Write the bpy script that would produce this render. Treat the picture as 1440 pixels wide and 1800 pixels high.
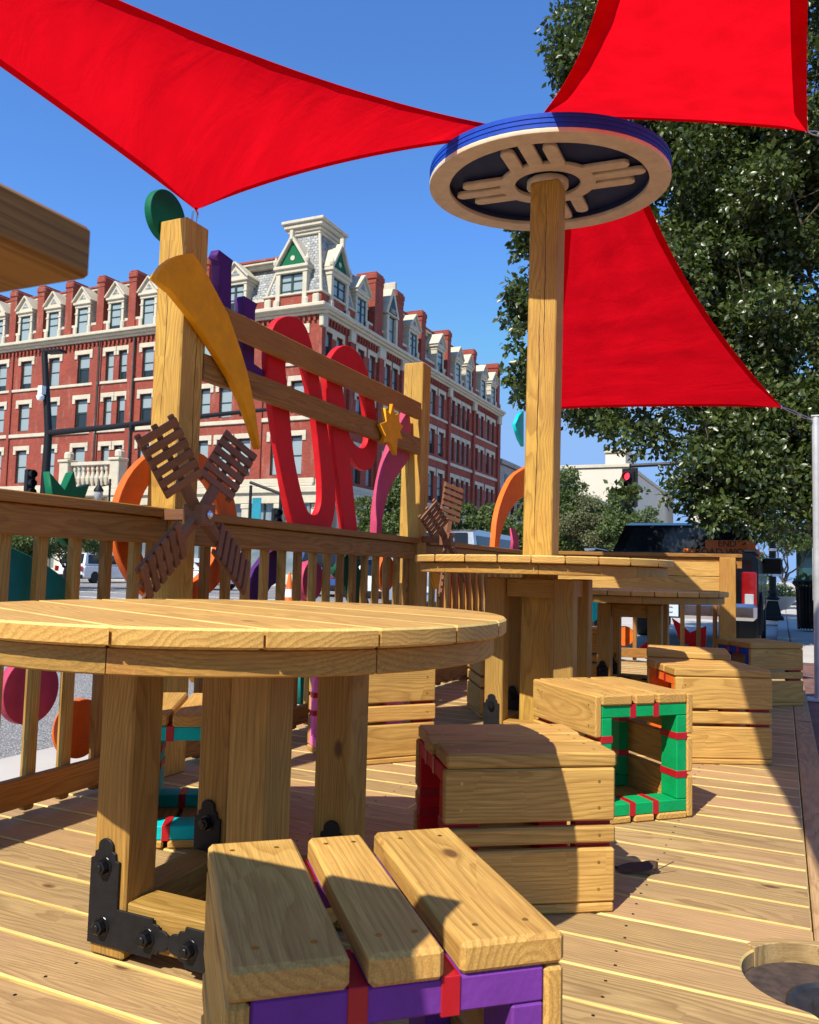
import bpy, math, random
import numpy as np
from mathutils import Vector, Matrix
random.seed(7); RNG = np.random.default_rng(7)
R_ = math.radians
for o in list(bpy.data.objects): bpy.data.objects.remove(o)
S = bpy.context.scene
COL = S.collection

# ------------------------------------------------------------------ camera
EYE = Vector((0, 0, .86)); PITCH, ROLL, YAW = R_(4.18), R_(1.42), R_(24.5)
F = Vector((-math.sin(YAW)*math.cos(PITCH), math.cos(YAW)*math.cos(PITCH), math.sin(PITCH)))
R0 = Vector((math.cos(YAW), math.sin(YAW), 0)); U0 = R0.cross(F)
RR = R0*math.cos(ROLL) + U0*math.sin(ROLL); UU = -R0*math.sin(ROLL) + U0*math.cos(ROLL)
cd = bpy.data.cameras.new('camera'); cam = bpy.data.objects.new('camera', cd); COL.objects.link(cam)
cam.matrix_world = Matrix(((RR.x, UU.x, -F.x, EYE.x), (RR.y, UU.y, -F.y, EYE.y), (RR.z, UU.z, -F.z, EYE.z), (0, 0, 0, 1)))
cd.sensor_fit = 'HORIZONTAL'; cd.sensor_width = 36; cd.lens = 36; cd.clip_start = .02; cd.clip_end = 2000
cd.dof.use_dof = True; cd.dof.focus_distance = 3.2; cd.dof.aperture_fstop = 20
S.camera = cam

# ------------------------------------------------------------------ world and sun
SUN_EL = 48.5; SUN_AZ = 188.5          # compass from +Y clockwise: the sun stands behind the camera, a little left
w = bpy.data.worlds.new('World'); S.world = w; w.use_nodes = True
nt = w.node_tree; bg = nt.nodes['Background']
sky = nt.nodes.new('ShaderNodeTexSky'); sky.sky_type = 'NISHITA'; sky.sun_disc = False
sky.sun_elevation = R_(SUN_EL); sky.sun_rotation = R_(SUN_AZ); sky.air_density = 1.0; sky.dust_density = .3; sky.ozone_density = 3.0
tint = nt.nodes.new('ShaderNodeMix'); tint.data_type = 'RGBA'; tint.blend_type = 'MULTIPLY'; tint.inputs[0].default_value = 1
nt.links.new(sky.outputs[0], tint.inputs[6]); tint.inputs[7].default_value = (.80, 1.27, 1.84, 1)
cap = nt.nodes.new('ShaderNodeMix'); cap.data_type = 'RGBA'; cap.blend_type = 'DARKEN'; cap.inputs[0].default_value = 1
nt.links.new(tint.outputs[2], cap.inputs[6]); cap.inputs[7].default_value = (2.3, 4.0, 7.2, 1)      # a clear deep sky without a white glare round the sun
nt.links.new(cap.outputs[2], bg.inputs[0]); bg.inputs[1].default_value = .095
ld = bpy.data.lights.new('sun', 'SUN'); ld.energy = 5.0; ld.angle = R_(.53); ld.color = (1, .94, .83)
sun = bpy.data.objects.new('sun', ld); COL.objects.link(sun)
az = R_(SUN_AZ); el = R_(SUN_EL)
sv = Vector((math.sin(az)*math.cos(el), math.cos(az)*math.cos(el), math.sin(el)))
sun.rotation_euler = (-sv).to_track_quat('-Z', 'Y').to_euler()
S.view_settings.view_transform = 'Standard'; S.view_settings.look = 'None'
S.view_settings.exposure = .45; S.view_settings.gamma = 1

# measuring: a pixel of the 1440x1800 photograph met with a real plane
def ray(x, y): return F + RR*((x-720)/1440) - UU*((y-900)/1440)
def onX(x, y, X): d = ray(x, y); return EYE + d*(X/d.x)
def onY(x, y, Y): d = ray(x, y); return EYE + d*(Y/d.y)
def onZ(x, y, Z): d = ray(x, y); return EYE + d*((Z-EYE.z)/d.z)

# ------------------------------------------------------------------ materials
MATS = {}
class NT:
    def __init__(s, name):
        s.m = bpy.data.materials.new(name); s.m.use_nodes = True; s.t = s.m.node_tree; s.n = s.t.nodes
        s.b = s.n['Principled BSDF']; MATS[name] = s.m
    def a(s, typ, ins=None, **kw):
        n = s.n.new('ShaderNode'+typ)
        for k, v in kw.items(): setattr(n, k, v)
        for k, v in (ins or {}).items():
            if hasattr(v, 'is_linked') or isinstance(v, bpy.types.NodeSocket): s.t.links.new(v, n.inputs[k])
            else: n.inputs[k].default_value = v
        return n
    def l(s, a, b): s.t.links.new(a, b)
    def math(s, op, a, b=0.0, c=None):
        n = s.n.new('ShaderNodeMath'); n.operation = op
        for i, v in enumerate((a, b) if c is None else (a, b, c)):
            if isinstance(v, bpy.types.NodeSocket): s.l(v, n.inputs[i])
            else: n.inputs[i].default_value = v
        return n.outputs[0]
    def mix(s, f, a, b, mode='MIX'):
        n = s.n.new('ShaderNodeMix'); n.data_type = 'RGBA'; n.blend_type = mode
        for i, v in ((0, f), (6, a), (7, b)):
            if isinstance(v, bpy.types.NodeSocket): s.l(v, n.inputs[i])
            else: n.inputs[i].default_value = v if not isinstance(v, tuple) else (v[0], v[1], v[2], 1)
        return n.outputs[2]
    def ramp(s, f, stops):
        n = s.n.new('ShaderNodeValToRGB'); s.l(f, n.inputs[0]); e = n.color_ramp.elements
        while len(e) < len(stops): e.new(.5)
        for q, (p, c) in zip(e, stops): q.position = p; q.color = (c, c, c, 1) if not isinstance(c, tuple) else (c[0], c[1], c[2], 1)
        return n.outputs[0]
    def bump(s, h, strength=.3, dist=.002):
        n = s.a('Bump', {'Height': h, 'Strength': strength, 'Distance': dist}); s.l(n.outputs[0], s.b.inputs['Normal'])

def wood(name, early, late, pink=(.45, .25, .14), pinkamt=.35, ring=.0075, rough=.62, contrast=.55, knots=True, green=0.0, crack=False):
    """solid wood: growth rings about each board's own pith, cut by the board's faces"""
    k = NT(name)
    g = k.a('Attribute', attribute_name='grain', attribute_type='GEOMETRY').outputs['Vector']
    tone = k.a('Attribute', attribute_name='tone', attribute_type='GEOMETRY').outputs['Fac']
    st = k.a('VectorMath', {0: g, 1: (1.3, 7, 7)}, operation='MULTIPLY').outputs[0]
    n1 = k.a('TexNoise', {'Vector': st, 'Scale': 1.0, 'Detail': 2.5, 'Roughness': .45}).outputs[0]
    sep = k.a('SeparateXYZ', {0: g})
    y, z = sep.outputs[1], sep.outputs[2]
    # knots: sparse cells stretched along the board
    if knots:
        kv = k.a('VectorMath', {0: g, 1: (4.2, 8.0, 1.2)}, operation='MULTIPLY').outputs[0]
        vo = k.a('TexVoronoi', {'Vector': kv, 'Scale': 1.0, 'Randomness': 1.0}, feature='F1')
        kd = vo.outputs['Distance']
        sel = k.a('SeparateColor', {0: vo.outputs['Color']}).outputs[0]
        on = k.math('GREATER_THAN', sel, .66)
        kf = k.math('MULTIPLY', k.math('SMOOTH_MIN', 1.0, k.math('DIVIDE', .035, k.math('ADD', kd, .03)), .3), on)
        core = k.math('MULTIPLY', k.ramp(kd, [(.06, 1.0), (.12, 0.0)]), on)
    r = k.math('SQRT', k.math('ADD', k.math('MULTIPLY', y, y), k.math('MULTIPLY', z, z)))
    r = k.math('ADD', r, k.math('MULTIPLY', n1, .11))
    if knots: r = k.math('ADD', r, k.math('MULTIPLY', kf, .05))
    fr = k.math('FRACT', k.math('DIVIDE', r, ring))
    band = k.ramp(fr, [(0.0, .15), (.35, 0.0), (.78, .8), (.93, 1.0), (1.0, .15)])
    fib = k.a('VectorMath', {0: g, 1: (9, 420, 420)}, operation='MULTIPLY').outputs[0]
    nf = k.a('TexNoise', {'Vector': fib, 'Scale': 1.0, 'Detail': 2.0}).outputs[0]
    big = k.a('TexNoise', {'Vector': g, 'Scale': 3.0, 'Detail': 3.0}).outputs[0]
    blo = k.a('TexNoise', {'Vector': k.a('VectorMath', {0: g, 1: (3.5, 14, 14)}, operation='MULTIPLY').outputs[0], 'Scale': 1.0, 'Detail': 6.0, 'Roughness': .7}).outputs[0]
    c = k.mix(k.math('MULTIPLY', band, contrast), early, late)
    c = k.mix(.8, c, k.ramp(blo, [(.3, .74), (.5, 1.0), (.7, 1.12)]), 'MULTIPLY')
    pk = k.math('MULTIPLY', k.ramp(big, [(.4, 0.0), (.7, 1.0)]), pinkamt)
    c = k.mix(k.math('ADD', pk, k.math('MULTIPLY', tone, pinkamt*.8)), c, pink)
    if green: c = k.mix(k.math('MULTIPLY', k.math('SUBTRACT', 1.0, tone), green), c, (.33, .31, .12))
    c = k.mix(.6, c, k.ramp(nf, [(.25, .5), (.75, 1.25)]), 'MULTIPLY')
    c = k.mix(.55, c, k.ramp(tone, [(0.0, .72), (1.0, 1.18)]), 'MULTIPLY')
    if crack:
        w_ = k.math('ABSOLUTE', k.math('ADD', y, k.math('MULTIPLY', k.math('SUBTRACT', k.a('TexNoise', {'Vector': k.a('VectorMath', {0: g, 1: (2, .0, .0)}, operation='MULTIPLY').outputs[0], 'Scale': 1.0, 'Detail': 4.0}).outputs[0], .5), .035)))
        ex = k.a('TexNoise', {'Vector': k.a('VectorMath', {0: g, 1: (1.1, .0, .0)}, operation='MULTIPLY').outputs[0], 'Scale': 1.0}).outputs[0]
        c = k.mix(k.math('MULTIPLY', k.math('LESS_THAN', w_, k.math('MULTIPLY', k.math('SUBTRACT', ex, .42), .014)), .85), c, (.05, .02, .008))
    dots = k.a('TexVoronoi', {'Vector': k.a('VectorMath', {0: g, 1: (28, 75, 75)}, operation='MULTIPLY').outputs[0], 'Scale': 1.0}).outputs['Distance']
    c = k.mix(k.math('MULTIPLY', k.ramp(dots, [(.05, 1.0), (.11, 0.0)]), .35), c, (.16, .08, .035))
    if knots: c = k.mix(k.math('MULTIPLY', core, .85), c, (.10, .035, .012))
    k.l(c, k.b.inputs['Base Color']); k.b.inputs['Roughness'].default_value = rough
    k.b.inputs['Specular IOR Level'].default_value = .3
    k.bump(k.math('ADD', k.math('MULTIPLY', nf, .6), k.math('MULTIPLY', band, .5)), .35, .0012)
    return k.m

def flat(name, col, rough=.6, var=.12, scale=8, metal=0, spec=.5, bump=0, bscale=60, coat=0):
    k = NT(name)
    tc = k.a('TexCoord').outputs['Object']
    n = k.a('TexNoise', {'Vector': tc, 'Scale': scale, 'Detail': 5.0, 'Roughness': .6}).outputs[0]
    c = k.mix(1.0, col, k.ramp(n, [(.25, 1-var), (.75, 1+var)]), 'MULTIPLY')
    k.l(c, k.b.inputs['Base Color'])
    k.l(k.ramp(n, [(.2, max(0, rough-.1)), (.8, min(1, rough+.1))]), k.b.inputs['Roughness'])
    k.b.inputs['Metallic'].default_value = metal; k.b.inputs['Specular IOR Level'].default_value = spec
    k.b.inputs['Coat Weight'].default_value = coat
    if bump:
        n2 = k.a('TexNoise', {'Vector': tc, 'Scale': bscale, 'Detail': 4.0}).outputs[0]; k.bump(n2, bump, .004)
    return k.m

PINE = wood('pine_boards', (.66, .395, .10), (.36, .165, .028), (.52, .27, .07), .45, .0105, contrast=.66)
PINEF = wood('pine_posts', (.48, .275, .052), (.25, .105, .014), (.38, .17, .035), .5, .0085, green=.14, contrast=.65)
POSTW = wood('heavy_post_timber', (.66, .385, .066), (.31, .14, .018), (.47, .22, .042), .5, .0085, green=.05, contrast=.55)
DECKW = wood('deck_boards', (.52, .335, .14), (.27, .145, .052), (.42, .25, .12), .55, .011, .7, .85, green=.14)
YEL = wood('sunlit_sapwood', (.70, .50, .15), (.55, .36, .09), (.7, .5, .2), .2, .01, .6, .3, False)  # board edges: sapwood with the sun's glow painted in as a brighter yellow
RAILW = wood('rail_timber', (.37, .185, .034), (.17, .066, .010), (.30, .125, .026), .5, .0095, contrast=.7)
CEDAR = wood('cedar_slats', (.22, .098, .045), (.12, .045, .02), (.25, .10, .045), .5, .005, .55, .4, False)
BLACK = flat('black_powder_coat', (.010, .010, .011), .5, .3, 40, 0, .25, .2, 300)
BOLT = flat('black_bolt', (.02, .02, .022), .25, .2, 40, .6)
BRASS = flat('brass_screw', (.55, .40, .10), .35, .2, 40, .9)
STEEL = flat('galvanised_steel', (.50, .51, .50), .48, .18, 6, .35, .5, .1, 30)
CHROME = flat('chrome', (.62, .62, .63), .16, .1, 3, 1)
def paint(n, c, r=.62): return flat(n, c, r, .16, 14, 0, .22, .25, 90)
PURPLE = paint('purple_paint', (.16, .035, .26)); GREEN = paint('green_paint', (.0, .30, .085)); TEAL = paint('teal_paint', (.0, .50, .52))
PINK = paint('pink_paint', (.85, .20, .48)); ORANGE = paint('orange_paint', (.80, .14, .012)); REDP = paint('red_paint', (.58, .008, .014))
BLUEP = paint('blue_paint', (.01, .05, .42)); RIBBON = flat('red_ribbon', (.42, .004, .012), .45, .1, 30)
YELP = paint('yellow_paint', (.74, .31, .004)); BLUER = paint('royal_blue_paint', (.008, .06, .42)); NAVY = paint('navy_paint', (.016, .026, .085))
CREAM = paint('cream_paint', (.66, .53, .36)); DGREEN = paint('dark_green_paint', (.0, .11, .045)); ROSE = paint('rose_paint', (.44, .05, .11))
ROUGE = paint('vermilion_paint', (.62, .11, .012)); LILAC = paint('violet_paint', (.07, .014, .125)); DTEAL = paint('deep_teal_paint', (.01, .17, .15)); CYAN = paint('cyan_paint', (.0, .62, .72))
FOREST = paint('forest_paint', (.005, .065, .025))

def mk_sail():
    k = NT('red_sail_cloth'); tc = k.a('TexCoord').outputs['UV']
    sp = k.a('SeparateXYZ', {0: tc})
    tw = k.math('SINE', k.math('MULTIPLY', k.math('ADD', sp.outputs[0], sp.outputs[1]), 1500.0))
    no = k.a('TexNoise', {'Vector': tc, 'Scale': 4.0, 'Detail': 5.0}).outputs[0]
    c = k.mix(1.0, (.80, .004, .012), k.ramp(no, [(.3, .86), (.7, 1.1)]), 'MULTIPLY')
    c = k.mix(.10, c, k.ramp(k.math('ADD', k.math('MULTIPLY', tw, .5), .5), [(0.0, .4), (1.0, 1.3)]), 'MULTIPLY')
    d = k.a('BsdfDiffuse', {'Color': c}); t = k.a('BsdfTranslucent', {'Color': c})
    m = k.a('MixShader', {0: .52, 1: d.outputs[0], 2: t.outputs[0]})
    wr = k.a('TexNoise', {'Vector': k.a('VectorMath', {0: tc, 1: (1.3, 2.0, 1)}, operation='MULTIPLY').outputs[0], 'Scale': 2.2, 'Detail': 4.0, 'Distortion': .8}).outputs[0]
    b = k.a('Bump', {'Height': k.math('ADD', wr, k.math('MULTIPLY', tw, .006)), 'Strength': .3, 'Distance': .05})
    k.l(b.outputs[0], d.inputs['Normal']); k.l(b.outputs[0], t.inputs['Normal'])
    k.l(m.outputs[0], k.n['Material Output'].inputs[0]); return k.m
SAIL = mk_sail()
def mk_hem():
    k = NT('doubled_red_hem'); d = k.a('BsdfDiffuse', {'Color': (.62, .004, .014, 1)}); t = k.a('BsdfTranslucent', {'Color': (.6, .0, .008, 1)})
    m = k.a('MixShader', {0: .3, 1: d.outputs[0], 2: t.outputs[0]}); k.l(m.outputs[0], k.n['Material Output'].inputs[0]); return k.m
HEM = mk_hem()

def mk_brick():
    k = NT('red_brick'); tc = k.a('TexCoord').outputs['Object']
    sp = k.a('SeparateXYZ', {0: tc}); v = k.a('CombineXYZ', {0: k.math('ADD', sp.outputs[0], sp.outputs[1]), 1: sp.outputs[2], 2: 0.0}).outputs[0]
    b = k.a('TexBrick', {'Vector': v, 'Color1': (.30, .045, .024, 1), 'Color2': (.215, .034, .018, 1), 'Mortar': (.20, .072, .046, 1), 'Scale': 1.0, 'Mortar Size': .006, 'Brick Width': .24, 'Row Height': .085})
    n = k.a('TexNoise', {'Vector': tc, 'Scale': .5, 'Detail': 6.0, 'Roughness': .65}).outputs[0]
    st = k.a('TexNoise', {'Vector': k.a('VectorMath', {0: tc, 1: (1.6, 1.6, .35)}, operation='MULTIPLY').outputs[0], 'Scale': 1.5, 'Detail': 7.0, 'Roughness': .75}).outputs[0]
    c = k.mix(1.0, b.outputs[0], k.ramp(n, [(.3, .82), (.7, 1.15)]), 'MULTIPLY')
    c = k.mix(k.ramp(st, [(.54, 0.0), (.68, .5)]), c, (.34, .20, .15))
    k.l(c, k.b.inputs['Base Color']); k.b.inputs['Roughness'].default_value = .85; k.bump(b.outputs[1], -.3, .01); return k.m
BRICK = mk_brick()
STONE = flat('cream_stone', (.50, .45, .34), .8, .14, 1.5, bump=.2, bscale=12)
STONE2 = flat('grey_stone', (.30, .28, .25), .85, .25, .8, bump=.3, bscale=6)
CONC = flat('pale_concrete', (.46, .42, .37), .85, .15, 1.2, bump=.25, bscale=40)
BEIGE = flat('beige_cladding', (.58, .53, .43), .8, .05, .2)
def mk_slate():
    k = NT('roof_slate'); tc = k.a('TexCoord').outputs['Object']
    sp = k.a('SeparateXYZ', {0: tc}); v = k.a('CombineXYZ', {0: k.math('ADD', sp.outputs[0], sp.outputs[1]), 1: sp.outputs[2], 2: 0.0}).outputs[0]
    b = k.a('TexBrick', {'Vector': v, 'Color1': (.20, .21, .205, 1), 'Color2': (.36, .36, .34, 1), 'Mortar': (.09, .09, .09, 1), 'Scale': 1.0, 'Mortar Size': .02, 'Brick Width': .28, 'Row Height': .2, 'Bias': -.1})
    n = k.a('TexNoise', {'Vector': tc, 'Scale': 5.0, 'Detail': 4.0}).outputs[0]
    c = k.mix(1.0, b.outputs[0], k.ramp(n, [(.3, .6), (.7, 1.5)]), 'MULTIPLY'); k.l(c, k.b.inputs['Base Color']); k.b.inputs['Roughness'].default_value = .55; return k.m
SLATE = mk_slate()
def mk_pane(name, blind, dark, thr):
    k = NT(name); tc = k.a('TexCoord').outputs['Object']; oi = k.a('ObjectInfo').outputs['Random']
    z = k.a('SeparateXYZ', {0: tc}).outputs[2]
    lim = k.math('ADD', k.math('MULTIPLY', oi, 2.6), thr)
    f = k.math('GREATER_THAN', z, k.math('SUBTRACT', 1.0, lim))
    sl = k.math('SINE', k.math('MULTIPLY', z, 70.0))
    bl = k.mix(.2, blind, k.ramp(k.math('ADD', k.math('MULTIPLY', sl, .5), .5), [(0.0, .75), (1.0, 1.1)]), 'MULTIPLY')
    k.l(k.mix(f, dark, bl), k.b.inputs['Base Color']); k.b.inputs['Roughness'].default_value = .06; k.b.inputs['Coat Weight'].default_value = .1
    k.b.inputs['Coat Roughness'].default_value = .03
    n = k.a('TexNoise', {'Vector': tc, 'Scale': 1.2}).outputs[0]; k.bump(n, .12, .02); return k.m
PANE = mk_pane('blinded_glass', (.27, .33, .34), (.02, .03, .034), .75)
SASH = flat('dark_green_sash', (.014, .04, .034), .5, .2, 2)
GLASSD = flat('dark_glass', (.010, .012, .015), .05, .1, 1, 0, .45)
SHOPG = flat('shop_glass', (.16, .20, .22), .08, .5, .8, 0, .8)
def mk_asphalt():
    k = NT('asphalt'); tc = k.a('TexCoord').outputs['Object']
    n = k.a('TexVoronoi', {'Vector': tc, 'Scale': 95.0}).outputs['Distance']; n2 = k.a('TexNoise', {'Vector': tc, 'Scale': .35, 'Detail': 6.0}).outputs[0]
    n3 = k.a('TexNoise', {'Vector': tc, 'Scale': 70.0, 'Detail': 2.0}).outputs[0]
    c = k.mix(k.ramp(n, [(.1, 0.0), (.5, 1.0)]), (.62, .60, .56), (.15, .145, .14)); c = k.mix(.8, c, k.ramp(n3, [(.3, .5), (.7, 1.5)]), 'MULTIPLY')
    c = k.mix(1.0, c, k.ramp(n2, [(.3, .8), (.7, 1.15)]), 'MULTIPLY')
    k.l(c, k.b.inputs['Base Color']); k.b.inputs['Roughness'].default_value = .9; k.bump(n, -.8, .012); return k.m
ASPH = mk_asphalt()
def mk_pavers():
    k = NT('brick_pavers'); tc = k.a('TexCoord').outputs['Object']
    b = k.a('TexBrick', {'Vector': tc, 'Color1': (.20, .075, .05, 1), 'Color2': (.12, .06, .048, 1), 'Mortar': (.13, .10, .085, 1), 'Scale': 1.0, 'Mortar Size': .006, 'Brick Width': .22, 'Row Height': .11})
    n = k.a('TexNoise', {'Vector': tc, 'Scale': 3.0, 'Detail': 6.0}).outputs[0]
    k.l(k.mix(1.0, b.outputs[0], k.ramp(n, [(.3, .7), (.7, 1.4)]), 'MULTIPLY'), k.b.inputs['Base Color']); k.b.inputs['Roughness'].default_value = .85; k.bump(b.outputs[1], -.5, .006); return k.m
PAVER = mk_pavers()
def leafmat(name, c1, c2, tr=.3, rough=.38):
    k = NT(name); a = k.a('Attribute', attribute_name='tone', attribute_type='GEOMETRY').outputs['Fac']
    c = k.mix(a, c1, c2); k.l(c, k.b.inputs['Base Color']); k.b.inputs['Roughness'].default_value = rough; k.b.inputs['Specular IOR Level'].default_value = .55
    t = k.a('BsdfTranslucent', {'Color': k.mix(.5, c, (.16, .26, .02))}); m = k.a('MixShader', {0: tr, 1: k.b.outputs[0], 2: t.outputs[0]}); k.l(m.outputs[0], k.n['Material Output'].inputs[0]); return k.m
LEAF = leafmat('pear_leaf', (.020, .038, .009), (.105, .135, .028), .18, .36)
LEAF2 = leafmat('street_tree_leaf', (.05, .085, .02), (.13, .165, .045), .3, .6)
LEAF3 = leafmat('thin_olive_leaf', (.10, .11, .045), (.20, .20, .09), .3, .6)
FLOWER = leafmat('white_petal', (.7, .7, .62), (.8, .78, .7), .2, .6)
BARK = flat('bark', (.085, .06, .045), .9, .4, 9, bump=.6, bscale=30)
CARBLK = flat('black_car_paint', (.004, .004, .005), .16, .1, 2, 0, .15, coat=.05)
CARSIL = flat('silver_car_paint', (.38, .40, .42), .18, .05, 2, .6, .5, coat=1.0)
CARWHT = flat('white_car_paint', (.7, .7, .69), .15, .05, 2, coat=1.0); CARGRY = flat('dark_grey_car_paint', (.06, .065, .075), .15, .05, 2, .3, coat=1.0)
CARBLU = flat('blue_car_paint', (.02, .06, .22), .15, .05, 2, coat=1.0)
TYRE = flat('tyre_rubber', (.014, .014, .014), .8, .2, 20); TAIL = flat('red_lens', (.22, .004, .006), .15, .2, 3, coat=.4); LENSW = flat('clear_lens', (.32, .32, .32), .15)
WHITE = flat('white_sign_paint', (.78, .78, .76), .5, .05); ORSIGN = flat('orange_sign', (.85, .16, .01), .4, .05); PLATE = flat('pale_plate', (.50, .58, .68), .4, .1, 10)
CONEO = flat('cone_orange', (.85, .13, .01), .5, .1); ROADW = flat('road_marking', (.62, .61, .57), .8, .25, 3)
INKM = flat('black_ink', (.01, .01, .01), .6); BANNER = flat('teal_banner', (.01, .22, .30), .6, .2, 3)
DARKSOIL = flat('litter_soil', (.055, .035, .025), .95, .6, 30, bump=1, bscale=60); IRON = flat('cast_iron', (.045, .045, .047), .5, .4, 18, .5, bump=.4, bscale=50)
def emis(name, c, s):
    k = NT(name); k.b.inputs['Emission Color'].default_value = (*c, 1); k.b.inputs['Emission Strength'].default_value = s; k.b.inputs['Base Color'].default_value = (*c, 1); return k.m
REDLAMP = emis('lit_red_lamp', (1, .03, .05), 2.2)
CRACKM = flat('dark_crack', (.045, .018, .006), .9)
LEAFDRY = flat('dry_leaf', (.055, .028, .015), .7)

# ------------------------------------------------------------------ mesh builder
I3 = np.eye(3)
def rotz(a): c, s = math.cos(a), math.sin(a); return np.array([[c, -s, 0], [s, c, 0], [0, 0, 1.]])
def rotx(a): c, s = math.cos(a), math.sin(a); return np.array([[1, 0, 0], [0, c, -s], [0, s, c.real]])
def frame(xd, zd):
    x = np.array(xd, float); x /= np.linalg.norm(x); z = np.array(zd, float); z -= x*(z@x); z /= np.linalg.norm(z); y = np.cross(z, x)
    return np.array([x, y, z]).T
class MB:
    def __init__(s): s.v = []; s.f = []; s.g = []; s.t = []; s.mi = []
    def raw(s, verts, faces, mi=0, grain=None, tone=None):
        b = len(s.v); s.v += [tuple(p) for p in verts]; tone = random.random() if tone is None else tone
        g = verts if grain is None else grain
        for i, f in enumerate(faces):
            s.f.append([b+q for q in f]); s.g += [tuple(g[q]) for q in f]; s.t += [tone]*len(f); s.mi.append(mi if isinstance(mi, int) else mi[i])
    def _grain(s, L, ax):
        o = [(ax+i) % 3 for i in range(3)]; L = np.array(L)[:, o]
        sz = np.ptp(L, axis=0)
        th = 2 if sz[2] < sz[1] else 1; wd = 3-th
        off = np.zeros(3); off[0] = random.uniform(0, 60); off[th] = random.choice((-1, 1))*random.uniform(.015, .11); off[wd] = random.uniform(-.5, .5)*max(.05, sz[wd])
        return L+off
    def box(s, c, size, R=I3, ch=.003, mi=0, ax=None, tone=None, sidemi=None):
        em = mi if sidemi is None else sidemi
        sx, sy, sz = [q/2 for q in size]; ch = min(ch, sx*.45, sy*.45, sz*.45); h = np.array([sx, sy, sz])
        if ax is None: ax = int(np.argmax(h))
        L = []; idx = {}
        for a in (-1, 1):
            for b in (-1, 1):
                for d in (-1, 1):
                    for k in range(3):
                        p = np.array([a, b, d])*h; 
                        for j in range(3):
                            if j != k: p[j] -= (a, b, d)[j]*ch
                        idx[(a, b, d, k)] = len(L); L.append(p)
        fs = []; ms = []
        def add(q, m): 
            pts = np.array([L[i] for i in q]); n = np.cross(pts[1]-pts[0], pts[2]-pts[0])
            if n @ pts.mean(0) < 0: q = q[::-1]
            fs.append(q); ms.append(m)
        for k in range(3):
            i, j = (k+1) % 3, (k+2) % 3
            for sg in (-1, 1):
                q = []
                for (u, vv) in ((-1, -1), (1, -1), (1, 1), (-1, 1)):
                    key = [0, 0, 0]; key[k] = sg; key[i] = u; key[j] = vv; q.append(idx[(*key, k)])
                add(q, mi if sidemi is None or k == 2 else sidemi)
        for k in range(3):
            i, j = (k+1) % 3, (k+2) % 3
            for u in (-1, 1):
                for vv in (-1, 1):
                    ka = [0, 0, 0]; kb = [0, 0, 0]; ka[k] = -1; kb[k] = 1; ka[i] = kb[i] = u; ka[j] = kb[j] = vv
                    add([idx[(*ka, i)], idx[(*kb, i)], idx[(*kb, j)], idx[(*ka, j)]], em)
        for a in (-1, 1):
            for b in (-1, 1):
                for d in (-1, 1): add([idx[(a, b, d, 0)], idx[(a, b, d, 1)], idx[(a, b, d, 2)]], mi)
        L = np.array(L); s.raw(L @ np.array(R).T + np.array(c), fs, ms, s._grain(L, ax), tone)
    def bar(s, a, b, w, t, up=(0, 0, 1), ch=.003, mi=0):
        a = np.array(a, float); b = np.array(b, float); s.box((a+b)/2, (np.linalg.norm(b-a), w, t), frame(b-a, up), ch, mi, 0)
    def prism(s, poly, z0, z1, ang=0, ch=.003, mi=0, M=None, T=None, tone=None, emi=None):
        P = np.array(poly, float)
        if sum(P[i-1][0]*P[i][1]-P[i][0]*P[i-1][1] for i in range(len(P))) < 0: P = P[::-1]
        n = len(P); off = []
        for i in range(n):
            a, b, c = P[i-1], P[i], P[(i+1) % n]; e1 = b-a; e2 = c-b
            n1 = np.array([-e1[1], e1[0]])/(np.linalg.norm(e1)+1e-9); n2 = np.array([-e2[1], e2[0]])/(np.linalg.norm(e2)+1e-9)
            m = n1+n2; m /= (np.linalg.norm(m)+1e-9); off.append(b+m*ch/max(.4, m@n1))
        off = np.array(off)
        L = [(*p, z0) for p in off]+[(*p, z0+ch) for p in P]+[(*p, z1-ch) for p in P]+[(*p, z1) for p in off]
        fs = [list(range(n))[::-1], list(range(3*n, 4*n))]
        for r in range(3):
            for i in range(n): j = (i+1) % n; fs.append([r*n+i, r*n+j, (r+1)*n+j, (r+1)*n+i])
        L = np.array(L, float); G = L @ rotz(ang)   # grain runs along direction ang
        V = L if M is None else L @ np.array(M).T
        if T is not None: V = V+np.array(T)
        s.raw(V, fs, mi if emi is None else [mi, mi]+[mi]*n+[mi]*n+[emi]*n, s._grain(G, 0), tone)
    def tube(s, pts, rad, n=10, mi=0, cap=True):
        pts = [np.array(p, float) for p in pts]; rad = [rad]*len(pts) if not hasattr(rad, '__len__') else rad
        V = []; u = None
        for i, p in enumerate(pts):
            d = pts[min(i+1, len(pts)-1)]-pts[max(i-1, 0)]; d /= np.linalg.norm(d)+1e-12
            if u is None: u = np.cross(d, (0, 0, 1) if abs(d[2]) < .9 else (1, 0, 0))
            u = u-d*(u@d); u /= np.linalg.norm(u); v2 = np.cross(d, u)
            V += [p+rad[i]*(u*math.cos(2*math.pi*k/n)+v2*math.sin(2*math.pi*k/n)) for k in range(n)]
        fs = [[r*n+k, r*n+(k+1) % n, (r+1)*n+(k+1) % n, (r+1)*n+k] for r in range(len(pts)-1) for k in range(n)]
        if cap: fs += [list(range(n))[::-1], list(range((len(pts)-1)*n, len(pts)*n))]
        s.raw(V, fs, mi)
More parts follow.
